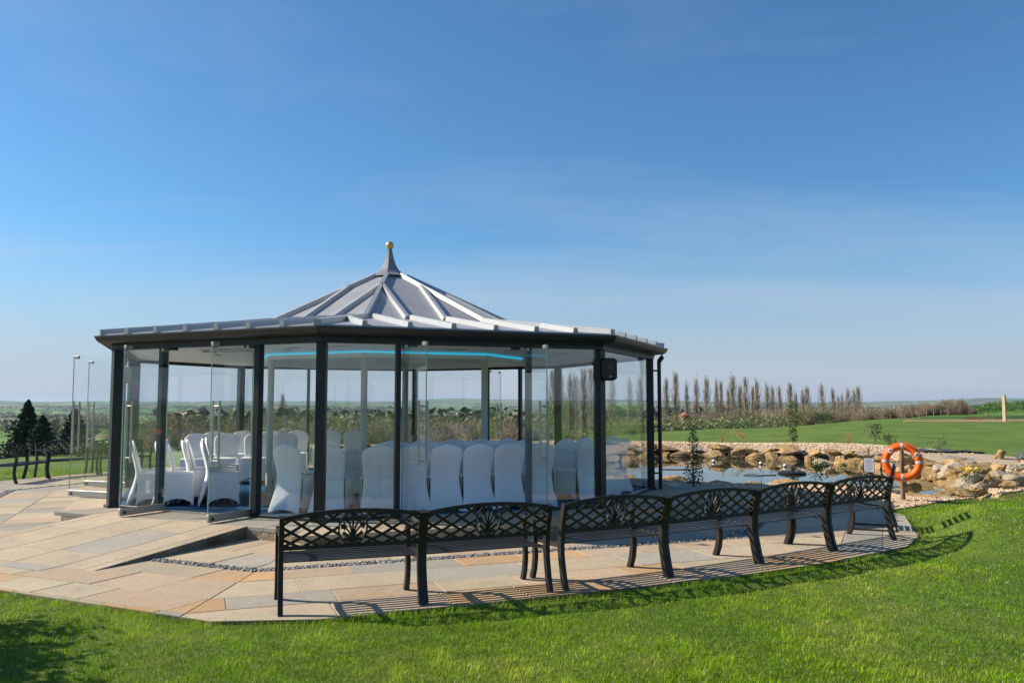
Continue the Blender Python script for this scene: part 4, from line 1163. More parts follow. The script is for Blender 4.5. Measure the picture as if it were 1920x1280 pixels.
# ------------------------------------------------------------------ rocks, gravel
import bmesh
def rock_mesh(seed, name="stone"):
    rnd = np.random.default_rng(seed)
    b = bmesh.new(); bmesh.ops.create_icosphere(b, subdivisions=4, radius=1.0)
    cuts = [Vector(rnd.normal(size=3)).normalized() for _ in range(15)]; lim = rnd.uniform(0.48, 0.82, 15)
    k1 = [Vector(rnd.normal(size=3)) * 2.2 for _ in range(5)]; ph = rnd.uniform(0, 6, 5)
    for v in b.verts:
        p = v.co.copy()
        for c, l_ in zip(cuts, lim):                 # split faces, as quarried
            d = p.dot(c)
            if d > l_: p -= c * (d - l_) * 0.96
        p *= 1 + 0.045 * sum(math.sin(p.dot(k) + q) for k, q in zip(k1, ph)) + 0.026 * sum(math.sin(p.dot(k) * 4.3 + q * 2) for k, q in zip(k1, ph)) + 0.013 * sum(math.sin(p.dot(k) * 10.1 + q * 3) for k, q in zip(k1, ph))
        v.co = p
    me = bpy.data.meshes.new(name); b.to_mesh(me); b.free()
    me.polygons.foreach_set("use_smooth", [True] * len(me.polygons)); me.set_sharp_from_angle(angle=R(18))
    return me
ROCKS = [rock_mesh(s) for s in range(9)]
def stone_at(i, p, size, rz, m, parent, name="stone", tilt=(0, 0)):
    me = ROCKS[i % 9]
    key = (i % 9, m.name)
    if key not in stone_at.cache:
        c = me.copy(); c.materials.clear(); c.materials.append(m); stone_at.cache[key] = c
    o = link(name, stone_at.cache[key], parent)
    o.location = p; o.scale = size; o.rotation_euler = (tilt[0], tilt[1], rz); return o
stone_at.cache = {}
edging = empty("rock_edging", (4.0, 28.5, 0), 0, "two courses of ochre rocks walling the far edge of the pond", "rock edging")
rnd = random.Random(3)
def course(path, off, z, w, h, m, parent, step=0.86, zj=0.06):
    P = [Vector(p) for p in path]; o0 = parent.location; i = rnd.randrange(9); carry = 0.0
    for a, b in zip(P[:-1], P[1:]):
        L = (b - a).length; d = (b - a) / L; n = Vector((-d.y, d.x)); u = carry
        while u < L:
            s = rnd.uniform(*w); q = a + d * u + n * (off + rnd.uniform(-0.10, 0.10)); hh = rnd.uniform(*h)
            stone_at(i, (q.x - o0.x, q.y - o0.y, z + rnd.uniform(-zj, zj)), (s * 0.56, s * rnd.uniform(0.40, 0.52), hh * 0.56), math.atan2(d.y, d.x) + rnd.uniform(-0.25, 0.25), m if rnd.random() < 0.8 else M['rock_grey'], parent, tilt=(rnd.uniform(-0.15, 0.15), rnd.uniform(-0.12, 0.12)))
            i += 1 + rnd.randrange(3); u += s * step
        carry = u - L
FAR = [(-7.6, 27.4), (-5.7, 27.8), (-3.0, 28.8), (0.8, 29.8), (3.2, 29.6), (5.43, 29.2), (6.8, 28.7), (7.93, 28.1), (9.38, 27.1), (10.2, 25.3), (10.35, 23.0), (10.3, 21.2)]
course(FAR, 0.22, -0.12, (0.5, 0.95), (0.34, 0.5), M['rock'], edging)
course(FAR, 0.52, 0.17, (0.55, 1.15), (0.22, 0.36), M['rock'], edging, step=0.92)
near = empty("near_rock_edging", (4.5, 19.0, 0), 0, "low line of shaded stones along the near edge of the pond", "rock edging")
near.name = "rock_edging"
course([(9.0, 16.5), (8.1, 15.75), (7.55, 17.2), (6.61, 18.75), (5.32, 18.65), (4.53, 18.95), (3.7, 19.5), (2.2, 20.9), (0.8, 23.2), (-2.0, 25.2)], -0.08, -0.10, (0.35, 0.7), (0.12, 0.22), M['rock'], near)
RZ = [(8.9, 16.6), (10.6, 17.3), (12.6, 18.8), (14.2, 20.6), (13.2, 21.6), (11.6, 21.4), (10.6, 22.4), (9.9, 19.6)]
for q in range(64):
    while True:
        x, y = rnd.uniform(8.8, 14.2), rnd.uniform(16.4, 22.4)
        if in_poly(np.array([[x, y]]), RZ)[0]: break
    s_ = rnd.uniform(0.26, 0.58)
    stone_at(q, (x - edging.location.x, y - edging.location.y, float(gz_full(np.array([x]), np.array([y]))[0]) + rnd.uniform(0.0, 0.13)), (s_, s_ * rnd.uniform(0.55, 0.85), s_ * rnd.uniform(0.35, 0.55)), rnd.uniform(0, 3), M['rock'] if rnd.random() < 0.6 else M['rock_grey'], edging, tilt=(rnd.uniform(-0.3, 0.3), rnd.uniform(-0.3, 0.3)))
BOULD = [((9.55, 17.35, 0.10), (0.50, 0.34, 0.34), 0.3, 'rock_grey', "broad grey boulder left of the daffodils"),
         ((10.55, 17.9, 0.20), (0.62, 0.30, 0.20), 0.45, 'rock_grey', "long flat-topped rock tilted above the daffodils"),
         ((10.1, 17.0, 0.10), (0.34, 0.2, 0.13), 0.2, 'rock', "small flat stone just right of the daffodils"),
         ((11.6, 19.0, 0.22), (0.62, 0.42, 0.30), 0.1, 'rock_grey', "large buff boulder with a tuft of grass at its foot"),
         ((12.9, 19.8, 0.22), (0.5, 0.4, 0.30), 0.9, 'rock', "ochre boulder cut by the right edge of the photo"),
         ((10.9, 19.6, 0.22), (0.75, 0.42, 0.28), 0.2, 'rock', "wide ochre rock between the lifebuoy and the large boulder"),
         ((10.3, 18.7, 0.16), (0.52, 0.4, 0.26), 1.3, 'rock', "ochre rock sloping down to the water behind the lifebuoy"),
         ((9.55, 20.2, 0.15), (0.55, 0.42, 0.28), 2.2, 'rock', "ochre rock seen through the right side of the lifebuoy"),
         ((10.4, 22.0, 0.30), (0.42, 0.36, 0.26), 0.5, 'rock', "rust coloured rock just above right of the lifebuoy"),
         ((13.35, 22.8, 0.36), (0.22, 0.2, 0.22), 0.5, 'rock', "small round boulder lying alone by the black liner"),
         ((9.3, 16.7, 0.02), (0.36, 0.22, 0.16), 2.7, 'rock', "low pale stone at the gravel edge below the grey boulder"),
         ((8.4, 16.35, -0.06), (0.45, 0.25, 0.15), 0.4, 'rock', "flat ochre ledge at the water under the lifebuoy")]
for i, (p, s, rz, m, lab) in enumerate(BOULD):
    o = stone_at(i * 2 + 1, (p[0], p[1], p[2] - 0.04), tuple(0.78 * q for q in s), rz, M[m], None, "boulder", tilt=(0.1 * math.sin(i), 0.12 * math.cos(i * 2)))
    tag(o, lab, "boulder", "loose boulders at the right end of the pond")

def gravel_sheet():
    xs = np.arange(-9.4, 16.8, 0.09); ys = np.arange(13.5, 35.6, 0.09)
    X, Y = np.meshgrid(xs, ys, indexing='ij'); P = np.stack([X, Y], -1)
    cen = P[:-1, :-1] + 0.045
    ok = in_poly(cen, GRAV) & ~((in_poly(cen, POND) & (poly_dist(cen, POND) > 0.15)) | ((poly_dist(cen, POND) < 0.72) & (cen[..., 1] > 23.0))) & ~in_poly(cen, PATIO)
    Z = gz_full(X.ravel(), Y.ravel()).reshape(X.shape) + 0.02
    idx = np.arange(X.size).reshape(X.shape)
    i, j = np.where(ok)
    F = np.stack([idx[i, j], idx[i + 1, j], idx[i + 1, j + 1], idx[i, j + 1]], -1)
    us, inv = np.unique(F, return_inverse=True)
    V = np.c_[X.ravel(), Y.ravel(), Z.ravel()][us]
    o = link("gravel_bed", np_mesh("gravel_bed", V, inv.reshape(F.shape), M['grav_base'], smooth=True)); tag(o, kind="structure")
gravel_sheet()
def rand_in(poly, n, box, extra=None):
    out = []; tot = 0
    while tot < n:
        P = np.c_[RNG.uniform(box[0], box[1], n * 2), RNG.uniform(box[2], box[3], n * 2)]
        k = in_poly(P, poly)
        if extra is not None: k &= extra(P)
        out.append(P[k]); tot += k.sum()
    return np.concatenate(out)[:n]
notpond = lambda P: ~(in_poly(P, POND)) & ~in_poly(P, PATIO) & ~((poly_dist(P, POND) < 0.72) & (P[:, 1] > 23.0))
GP = np.concatenate([rand_in(GRAV, 9000, (6.0, 13.0, 13.6, 19.0), notpond), rand_in(GRAV, 2500, (2.8, 8.0, 15.0, 20.0), notpond), rand_in(GRAV, 9000, (-2.0, 16.0, 24.0, 35.3), notpond)])
gs = np.interp(GP[:, 1], [14, 20, 34], [0.022, 0.03, 0.05])
def gravel_stones():
    Vs, Fs, Ts, o = [], [], [], 0; gi = RNG.integers(0, 4, len(GP)); zc = gz_full(GP[:, 0], GP[:, 1]) + 0.024
    pal = np.array([(1, 1, 1), (1.25, 1.2, 1.15), (0.8, 0.7, 0.6), (0.6, 0.5, 0.42), (1.35, 1.3, 1.2), (0.95, 0.8, 0.6)])
    for q in range(4):
        k = gi == q; TV, TF = pebble(q + 5)
        V, F = scatter(TV, TF, np.c_[GP[k], zc[k]], RNG.uniform(0, 6.28, k.sum()), gs[k] * RNG.uniform(0.6, 1.2, k.sum()))
        Vs.append(V); Fs.append(F + o); o += len(V); Ts.append(np.repeat(pal[RNG.integers(0, 6, k.sum())] * RNG.uniform(0.85, 1.15, (k.sum(), 1)), len(TV), 0))
    ob = link("gravel_stones", np_mesh("gravel_stones", np.concatenate(Vs), np.concatenate(Fs), M['peb_pale'], np.concatenate(Ts)))
    tag(ob, "loose pale gravel spread round the pond", "gravel", kind="stuff")
gravel_stones()

# ------------------------------------------------------------------ lawn grass, blade by blade where it shows
def vnoise(P, s, seed):
    """smooth value noise 0..1"""
    r_ = np.random.default_rng(seed); G = r_.random((64, 64)); Q = P / s; i = np.floor(Q).astype(int); f = Q - i; f = f * f * (3 - 2 * f)
    g = lambda a, b: G[(i[:, 0] + a) % 64, (i[:, 1] + b) % 64]
    return (g(0, 0) * (1 - f[:, 0]) + g(1, 0) * f[:, 0]) * (1 - f[:, 1]) + (g(0, 1) * (1 - f[:, 0]) + g(1, 1) * f[:, 0]) * f[:, 1]
def grass():
    N = 420000
    az = np.radians(RNG.uniform(-35.5, 35.5, N)); r = np.exp(RNG.uniform(math.log(4.7), math.log(26.0), N))
    P = np.c_[np.sin(az) * r, np.cos(az) * r]
    inp = in_poly(P, PATIO); dpt = poly_dist(P, PATIO)
    k = ~(inp & (dpt > 0.03)) & ~in_poly(P, GRAV) & ~in_poly(P, POND) & ~((P[:, 1] > 12) & (np.abs(P[:, 0] + 2.5) < 7) & inp)
    P, r = P[k], r[k]; n = len(P)
    z = gz_full(P[:, 0], P[:, 1]) - 0.004
    n1, n2, n3 = vnoise(P, 1.1, 1), vnoise(P, 0.35, 2), vnoise(P, 0.12, 3)
    h = (0.014 + 0.018 * n2 * n1 + 0.014 * n3 + 0.008 * RNG.random(n)) * np.where(RNG.random(n) < 0.03, 1.6, 1.0)
    dn = poly_dist(P, PATIO); h *= np.where(dn < 0.12, 1.35, 1.0)
    w = (0.0030 + 0.0018 * RNG.random(n)) * np.maximum(1.0, r / 7.5)
    th = RNG.uniform(0, 2 * math.pi, n); lean = h * RNG.uniform(0.15, 1.0, n); la = th + RNG.normal(1.57, 0.5, n)
    cx, sx = np.cos(th) * w / 2, np.sin(th) * w / 2
    lx, ly = np.cos(la) * lean, np.sin(la) * lean
    V = np.empty((n, 5, 3))
    V[:, 0] = np.c_[P[:, 0] - cx, P[:, 1] - sx, z]; V[:, 1] = np.c_[P[:, 0] + cx, P[:, 1] + sx, z]
    V[:, 2] = np.c_[P[:, 0] - cx * .8 + lx * .35, P[:, 1] - sx * .8 + ly * .35, z + h * .62]; V[:, 3] = np.c_[P[:, 0] + cx * .8 + lx * .35, P[:, 1] + sx * .8 + ly * .35, z + h * .62]
    V[:, 4] = np.c_[P[:, 0] + lx, P[:, 1] + ly, z + h]
    F = np.array([(0, 1, 3), (0, 3, 2), (2, 3, 4)])[None] + (np.arange(n) * 5)[:, None, None]
    a, b, c, d = np.array((0.120, 0.240, 0.004)), np.array((0.240, 0.370, 0.006)), np.array((0.420, 0.440, 0.055)), np.array((0.48, 0.43, 0.20))
    m = np.clip((0.55 * n1 + 0.45 * n2 - 0.25) * 1.8, 0, 1)[:, None]
    C = a + (b - a) * m
    pl = (np.clip((0.6 * vnoise(P, 0.8, 9) + 0.4 * vnoise(P, 0.3, 19) - 0.50) * 3.2, 0, 1) * RNG.random(n) ** 0.6)[:, None]; C = C + (c - C) * pl
    dry = RNG.random(n) < 0.035; C[dry] = d
    C *= RNG.uniform(0.7, 1.3, (n, 1)) * (0.62 + 0.76 * n3)[:, None] * (0.85 + 0.3 * vnoise(P, 0.5, 21))[:, None]
    o = link("grass", np_mesh("grass", V.reshape(-1, 3), F.reshape(-1, 3), M['blade'], np.repeat(C, 5, 0)))
    tag(o, "short green lawn grass growing round the patio", "grass", kind="stuff")
grass()

# ------------------------------------------------------------------ plants and trees
def ribbons(paths, w0, w1, cols, rng):
    """thin strips along paths (n, k, 3); returns V, F(quads), T"""
    P = np.asarray(paths, float); n, k = P.shape[:2]
    d = P[:, -1] - P[:, 0]; rv = rng.normal(size=(n, 3)); sd = np.cross(d, rv); sd /= np.linalg.norm(sd, axis=1, keepdims=True) + 1e-9
    t = np.linspace(0, 1, k)[None, :, None]
    W = (np.asarray(w0)[:, None, None] * (1 - t) + np.asarray(w1)[:, None, None] * t) / 2
    L, Rr = P - sd[:, None] * W, P + sd[:, None] * W
    V = np.stack([L, Rr], 2).reshape(n, 2 * k, 3)
    f = np.array([(2 * i, 2 * i + 1, 2 * i + 3, 2 * i + 2) for i in range(k - 1)])
    F = f[None] + (np.arange(n) * 2 * k)[:, None, None]
    return V.reshape(-1, 3), F.reshape(-1, 4), np.repeat(cols, 2 * k, 0)
def leaves(P, size, cols, rng, up=0.3, asp=0.5):
    n = len(P); a = rng.normal(size=(n, 3)); a[:, 2] *= 0.7; a /= np.linalg.norm(a, axis=1, keepdims=True)
    b = np.cross(a, rng.normal(size=(n, 3)) + (0, 0, up)); b /= np.linalg.norm(b, axis=1, keepdims=True) + 1e-9
    s = np.asarray(size)[:, None]
    V = np.stack([P - a * s, P - b * s * asp, P + a * s, P + b * s * asp], 1)
    return V.reshape(-1, 3), np.arange(n * 4).reshape(-1, 4), np.repeat(cols, 4, 0)
def join(*parts):
    Vs, Fs, Ts, o = [], [], [], 0
    for V, F, T in parts: Vs.append(V); Fs.append(F + o); Ts.append(T); o += len(V)
    return np.concatenate(Vs), np.concatenate(Fs), np.concatenate(Ts)
def jit(col, n, rng, a=0.25): return np.array(col)[None] * rng.uniform(1 - a, 1 + a, (n, 1)) * rng.uniform(0.93, 1.07, (n, 3))

def trunk_mesh(h, r, seed, lean=0.03, k=7):
    rnd = random.Random(seed); pts = []; x = y = 0
    b = MB(); rings = 6; 
    for i in range(rings):
        t = i / (rings - 1); pts.append((x, y, h * t)); x += rnd.uniform(-1, 1) * lean * h / rings; y += rnd.uniform(-1, 1) * lean * h / rings
    for i, p in enumerate(pts):
        t = i / (rings - 1); rr = r * (1.0 - 0.85 * t) * (1.35 if i == 0 else 1)
        for j in range(k):
            a = 2 * math.pi * j / k; b.v.append((p[0] + rr * math.cos(a), p[1] + rr * math.sin(a), p[2]))
    for i in range(rings - 1):
        for j in range(k): b.f.append((i * k + j, i * k + (j + 1) % k, (i + 1) * k + (j + 1) % k, (i + 1) * k + j))
    b.f.append(tuple((rings - 1) * k + j for j in range(k)))
    return b.mesh("trunk", M['bark'], smooth=True)
def poplar_mesh(seed):
    """bare Lombardy poplar, 10 m tall: all limbs climb close to the stem"""
    rng = np.random.default_rng(seed); n = 200
    z0 = rng.uniform(0.6, 8.6, n); L = rng.uniform(1.2, 3.2, n) * (1 - 0.045 * z0); a = rng.uniform(0, 6.28, n)
    prof = np.interp(z0 + L * 0.7, [0, 1.5, 4, 7, 9, 10], [0.35, 0.62, 0.78, 0.66, 0.38, 0.12]) * rng.uniform(0.35, 1.1, n)
    p0 = np.c_[np.cos(a) * 0.08, np.sin(a) * 0.08, z0]
    p1 = np.c_[np.cos(a) * prof * 0.75, np.sin(a) * prof * 0.75, z0 + L * 0.4]; p2 = np.c_[np.cos(a) * prof, np.sin(a) * prof, np.minimum(z0 + L, 10 + rng.uniform(-.5, .15, n))]
    A = ribbons(np.stack([p0, p1, p2], 1), rng.uniform(0.045, 0.07, n), np.full(n, 0.015), jit((0.30, 0.235, 0.18), n, rng), rng)
    m = 430; i = rng.integers(0, n, m); t = rng.uniform(0.3, 1, m)[:, None]; s0 = p0[i] + (p2[i] - p0[i]) * t
    aa = rng.uniform(0, 6.28, m); tl = rng.uniform(0.25, 0.7, m)
    s1 = s0 + np.c_[np.cos(aa) * 0.16 * tl, np.sin(aa) * 0.16 * tl, tl]
    B = ribbons(np.stack([s0, s1], 1), np.full(m, 0.030), np.full(m, 0.012), jit((0.36, 0.275, 0.21), m, rng), rng)
    return np_mesh("crown", *join(A, B)[:2], M['twig'], join(A, B)[2])
POP = [(poplar_mesh(s), trunk_mesh(9.3, 0.17, s)) for s in range(5)]
def px_dir(px): return (px - 960) / 1550.0
def put_tree(meshes, px, dist, top, kind, label, cat, group, wide=1.0, unit=10.0, z=None):
    """stand a tree at bearing px (photo column) and a distance; top = height above eye level as a slope"""
    X = px_dir(px) * dist; Y = dist; g_ = float(gz_full(np.array([X]), np.array([Y]))[0]) if z is None else z
    H = max(0.8, 1.705 + top * Y - g_ + 0.15); s = H / unit
    r = empty(kind, (X, Y, g_ - 0.1), random.uniform(0, 6.28), label, cat, group)
    r.scale = (s * wide, s * wide, s)
    link("crown", meshes[0], r); link("trunk", meshes[1], r); return r
ttop = lambda y: math.tan(0.076 + math.atan((640 - y) / 1550.0))
PL = [(1037, 692, 104, 1.35), (1052, 697, 107, 1.2), (1068, 700, 110, 1.2), (1079, 700, 112, 1.0), (1094, 690, 114, 1.35), (1108, 688, 116, 1.3), (1148, 700, 120, 1.1), (1180, 706, 126, 1.0), (1198, 704, 128, 1.0),
      (1249, 708, 134, .95), (1266, 697, 136, 1.2), (1287, 712, 139, .9), (1305, 705, 141, 1.0), (1324, 704, 144, 1.1), (1343, 710, 147, .95), (1351, 713, 148, .9), (1364, 722, 151, .9), (1373, 700, 153, 1.25), (1386, 720, 156, 1.0), (1397, 704, 158, 1.2), (1410, 722, 160, .9), (1418, 706, 162, 1.25),
      (1437, 716, 165, 1.2), (1447, 722, 168, 1.0), (1460, 722, 171, 1.2), (1480, 716, 174, 1.25), (1491, 731, 177, 1.0), (1504, 727, 180, 1.1), (1512, 722, 183, 1.2), (1539, 718, 188, 1.35), (1560, 726, 193, 1.1), (1570, 738, 196, 1.0), (1577, 736, 199, 1.0), (1588, 727, 202, 1.2), (1600, 730, 206, 1.1), (1608, 723, 208, 1.25)]
vis = 0; grpL = 0
for i, (px, y, d, wd) in enumerate(PL):
    if px < 1215:
        lab = f"bare poplar, {ORD[i]} from the left of those seen through the pavilion's right panes"
    else:
        k = i - 9; n_ = len(PL) - 9
        lab = (f"bare poplar, {ORD[k]} to the right of the pavilion's downpipe" if k < 12 else
               (f"bare poplar, {ORD[n_ - 1 - k]} from the right end of the row" if n_ - 1 - k < 12 else f"bare poplar, {ORD[k - 12]} of the middle run above the pond"))
        if k < 12 and k == 1: lab = "tallest bare poplar near the pavilion, rising left of the brick tower"
    put_tree(POP[(i * 3) % 5], px, d, ttop(y), "poplar_tree", lab, "tree", "row of bare poplars beyond the lawn", wide=wd * 1.05)
put_tree(POP[2], 531, 170, ttop(738), "poplar_tree", "single bare poplar standing alone, seen through the pane left of the corner post", "tree", "row of bare poplars beyond the lawn", wide=1.5)

def bush_arrays(seed, n=150, col=(0.12, 0.098, 0.068), spread=0.75):
    """leafless bush, 1 unit tall"""
    rng = np.random.default_rng(seed); a = rng.uniform(0, 6.28, n); rr = rng.uniform(0, 0.35, n) * spread
    ti = rng.uniform(0.1, 1.0, n); p0 = np.c_[np.cos(a) * rr * 0.4, np.sin(a) * rr * 0.4, np.zeros(n)]
    el = rng.uniform(0.35, 1.45, n); L = rng.uniform(0.55, 1.0, n) * (0.55 + 0.45 * np.sin(el))
    p2 = p0 + np.c_[np.cos(a) * np.cos(el) * L * spread, np.sin(a) * np.cos(el) * L * spread, np.sin(el) * L]
    p1 = (p0 + p2) / 2 + np.c_[np.zeros((n, 2)), 0.10 * L] + rng.normal(0, 0.03, (n, 3))
    A = ribbons(np.stack([p0, p1, p2], 1), np.full(n, 0.016), np.full(n, 0.006), jit(col, n, rng), rng)
    m = n * 4; i = rng.integers(0, n, m); t = rng.uniform(0.35, 1, m)[:, None]; s0 = p1[i] + (p2[i] - p1[i]) * t
    s1 = s0 + rng.normal(0, 1, (m, 3)) * (0.075, 0.075, 0.06) + (0, 0, 0.05)
    B = ribbons(np.stack([s0, s1], 1), np.full(m, 0.010), np.full(m, 0.004), jit(np.array(col) * 1.15, m, rng), rng)
    return join(A, B)
BUSH = [bush_arrays(s, col=c) for s, c in enumerate([(0.24, 0.185, 0.12), (0.19, 0.178, 0.105), (0.26, 0.20, 0.14), (0.18, 0.19, 0.085), (0.29, 0.225, 0.155)])]
def bush_field(name, items, label, cat, kind="stuff"):
    """items: (x, y, z, width, height, template)"""
    Vs, Fs, Ts, o = [], [], [], 0; items = np.array(items)
    for q in range(len(BUSH)):
        it = items[items[:, 5] == q]
        if not len(it): continue
        TV, TF, TT = BUSH[q]
        V, F = scatter(TV, TF, it[:, :3], RNG.uniform(0, 6.28, len(it)), np.c_[it[:, 3], it[:, 3], it[:, 4]])
        Vs.append(V); Fs.append(F + o); o += len(V); Ts.append(np.tile(TT, (len(it), 1)) * np.repeat(RNG.uniform(0.75, 1.2, (len(it), 1)), len(TV), 0))
    ob = link(name, np_mesh(name, np.concatenate(Vs), np.concatenate(Fs), M['twig'], np.concatenate(Ts)))
    return tag(ob, label, cat, kind=kind)
def g1(x, y): return float(gz_full(np.array([x]), np.array([y]))[0])
it = []
for _ in range(330):
    px = random.uniform(225, 1250); d = random.choice([random.uniform(37, 60), random.uniform(60, 110), random.uniform(110, 190)])
    x, y = px_dir(px) * d, d; zz = g1(x, y)
    topy = random.uniform(776, 800) if d < 110 else random.uniform(768, 786)
    if px > 1000: topy += 10
    if d < 60: topy = random.uniform(788, 812) if 560 < px < 1010 else random.uniform(800, 822)
    h = 1.705 + ttop(topy) * d - zz
    if h < 0.5: continue
    h = min(h, 9)
    it.append((x, y, zz - 0.1, h * random.uniform(0.9, 1.6), h, random.randrange(5)))
bush_field("thicket", it, "brown leafless thicket on the slope behind the pavilion", "thicket")
# bare hawthorns and undergrowth along the crest on the right, with their fence
it = []
for _ in range(120):
    px = random.uniform(1230, 1640); d = np.interp(px, [1230, 1450, 1640], [66, 84, 100]) + random.uniform(0, 26)
    x, y = px_dir(px) * d, d; zz = g1(x, y); h = 1.705 + ttop(np.interp(px, [1230, 1450, 1640], [782, 772, 768]) + random.uniform(-6, 12)) * d - zz
    h *= 1.25
    if h > 0.4: it.append((x, y, zz - 0.1, h * 0.9, h, random.randrange(5)))
bush_field("undergrowth", it, "leafless undergrowth below the row of poplars", "undergrowth")
hp = []
for i in range(84):
    px = 1600 + i * 2.7 + random.uniform(-3, 3); d = 92 + random.uniform(-2, 4); x, y = px_dir(px) * d, d; zz = g1(x, y)
    h = 1.705 + ttop(np.interp(px, [1610, 1680, 1760, 1800, 1830], [772, 765, 756, 752, 772]) + random.uniform(-4, 8)) * d - zz
    h = max(0.5, h) * 1.3; hp.append((x, y, zz - 0.05, h * 0.7, h, random.choice([0, 2, 4, 2])))
hedge = bush_field("hawthorn_hedge", hp, "leafless hawthorn hedge on the crest of the lawn, left of the tall post", "hedge", kind=None)
fence = empty("post_fence", (px_dir(1700) * 90, 90, g1(px_dir(1700) * 90, 90)), 0, "row of thin dark fence posts in front of the hawthorn hedge", "fence")
me = MB().box((0, 0, 0.30), (0.09, 0.09, 0.9), 0, bev=0.01).mesh("post", M['wood'])
for i in range(14):
    x, y = px_dir(1600 + i * 13.5) * 89, 89
    o = link("post", me, fence); o.location = (x - fence.location.x, y - fence.location.y, g1(x, y) - fence.location.z)

def blob_arrays(seed, n=70, lobes=5):
    n = 44; rng = np.random.default_rng(seed); c = rng.normal(0, 0.26, (lobes, 3)) * (1, 1, 0.6) + (0, 0, 0.55); i = rng.integers(0, lobes, n)
    v = rng.normal(size=(n, 3)); v /= np.linalg.norm(v, axis=1, keepdims=True)
    P = c[i] + v * rng.uniform(0.5, 1, (n, 1)) ** 0.5 * (0.30, 0.30, 0.34); P[:, 2] = np.clip(P[:, 2], 0.03, 1.05)
    return leaves(P, rng.uniform(0.07, 0.15, n), jit((1, 1, 1), n, rng, 0.3), rng, asp=0.8)
BLOB = [blob_arrays(s) for s in range(4)]
def far_trees():
    Vs, Fs, Ts, o = [], [], [], 0; n = 5600
    az = np.radians(RNG.uniform(-36, 36, n)); r = np.exp(RNG.uniform(math.log(170), math.log(7000), n))
    # hedgerows: gather a share of the trees on lines
    hl = RNG.random(n) < 0.72; ang = RNG.uniform(0, 3.14, 90); cxy = np.exp(RNG.uniform(math.log(220), math.log(6000), 90)); caz = np.radians(RNG.uniform(-36, 36, 90))
    j = RNG.integers(0, 90, n); t = RNG.uniform(-1, 1, n) * cxy[j] * 0.16
    X = np.where(hl, np.sin(caz[j]) * cxy[j] + np.cos(ang[j] * 0.35) * t, np.sin(az) * r); Y = np.where(hl, np.cos(caz[j]) * cxy[j] + np.sin(ang[j] * 0.35) * t * 0.6, np.cos(az) * r)
    d = np.hypot(X, Y); k = (d > 150) & ~((np.degrees(np.arctan2(X, Y)) > 20) & (d < 500)) & ~((np.degrees(np.arctan2(X, Y)) < -22) & (d < 420)); k &= ~((np.degrees(np.arctan2(X, Y)) < -18) & (d < 1800) & (RNG.random(len(X)) < 0.6)); X, Y, d = X[k], Y[k], d[k]; n = len(X)
    Z = gz(X, Y) - 0.3; h = RNG.uniform(4, 10, n); w_ = h * RNG.uniform(0.9, 1.6, n) * np.interp(d, [600, 1500, 5000], [1, 1.7, 4.0]); h = h * np.interp(d, [800, 4000], [1, 1.4])
    lim = 1.705 + ttop(764) * d - Z; h = np.where(d < 900, np.minimum(h, np.maximum(lim, 1.5)), h)
    cols = np.array([(0.17, 0.145, 0.105), (0.125, 0.135, 0.08), (0.19, 0.155, 0.115), (0.095, 0.12, 0.06)])[RNG.integers(0, 4, n)] * RNG.uniform(0.7, 1.3, (n, 1))
    q = RNG.integers(0, 4, n)
    for b in range(4):
        m = q == b; TV, TF, TT = BLOB[b]
        V, F = scatter(TV, TF, np.c_[X, Y, Z][m], RNG.uniform(0, 6.28, m.sum()), np.c_[w_, w_, h][m])
        Vs.append(V); Fs.append(F + o); o += len(V); Ts.append((cols[m][:, None] * TT[None]).reshape(-1, 3))
    ob = link("distant_woods", np_mesh("distant_woods", np.concatenate(Vs), np.concatenate(Fs), M['needle'], np.concatenate(Ts)))
    tag(ob, "far-off woods and hedgerows across the valley", "woods", kind="stuff")
far_trees()

def conifer_mesh(seed, n=9500):
    rng = np.random.default_rng(seed); z = rng.uniform(0.0, 1.0, n) ** 1.25; a = rng.uniform(0, 6.28, n)
    R0 = 0.46 * (1 - z) ** 0.8 * (1 + 0.16 * np.sin(3 * a + seed) + 0.10 * np.sin(7 * a + 9 * z)) * (0.8 + 0.2 * np.sin(z * 60 + a * 2)) + 0.01
    rr = R0 * np.sqrt(rng.uniform(0.30, 1.12, n))
    P = np.c_[np.cos(a) * rr, np.sin(a) * rr, z * 0.97]
    V, F, T = leaves(P, rng.uniform(0.018, 0.038, n), jit((0.034, 0.058, 0.030), n, rng, 0.5), rng, asp=0.45)
    return np_mesh("crown", V, F, M['needle'], T)
CON = [(conifer_mesh(s), trunk_mesh(0.9, 0.03, s + 20)) for s in range(2)]
put_tree(CON[0], 56, 62, ttop(749), "conifer_tree", "tall dark conifer with a pointed top behind the left benches", "tree", "dark conifers at the left", unit=1.0, wide=0.80)
put_tree(CON[1], 84, 60, ttop(778), "conifer_tree", "shorter dark conifer leaning against the tall pointed one", "tree", "dark conifers at the left", unit=1.0, wide=0.95)
put_tree(CON[1], 143, 64, ttop(765), "conifer_tree", "dark conifer seen through the open glass doors at the left", "tree", "dark conifers at the left", unit=1.0, wide=0.95)
def bare_tree_mesh(seed):
    TV, TF, TT = bush_arrays(seed, n=130, col=(0.20, 0.165, 0.13), spread=0.85); TV = TV.copy(); TV[:, 2] = 0.16 + TV[:, 2] * 0.84
    return np_mesh("crown", TV, TF, M['twig'], TT)
BT = [(bare_tree_mesh(s), trunk_mesh(0.55, 0.03, s)) for s in (31, 32, 33)]
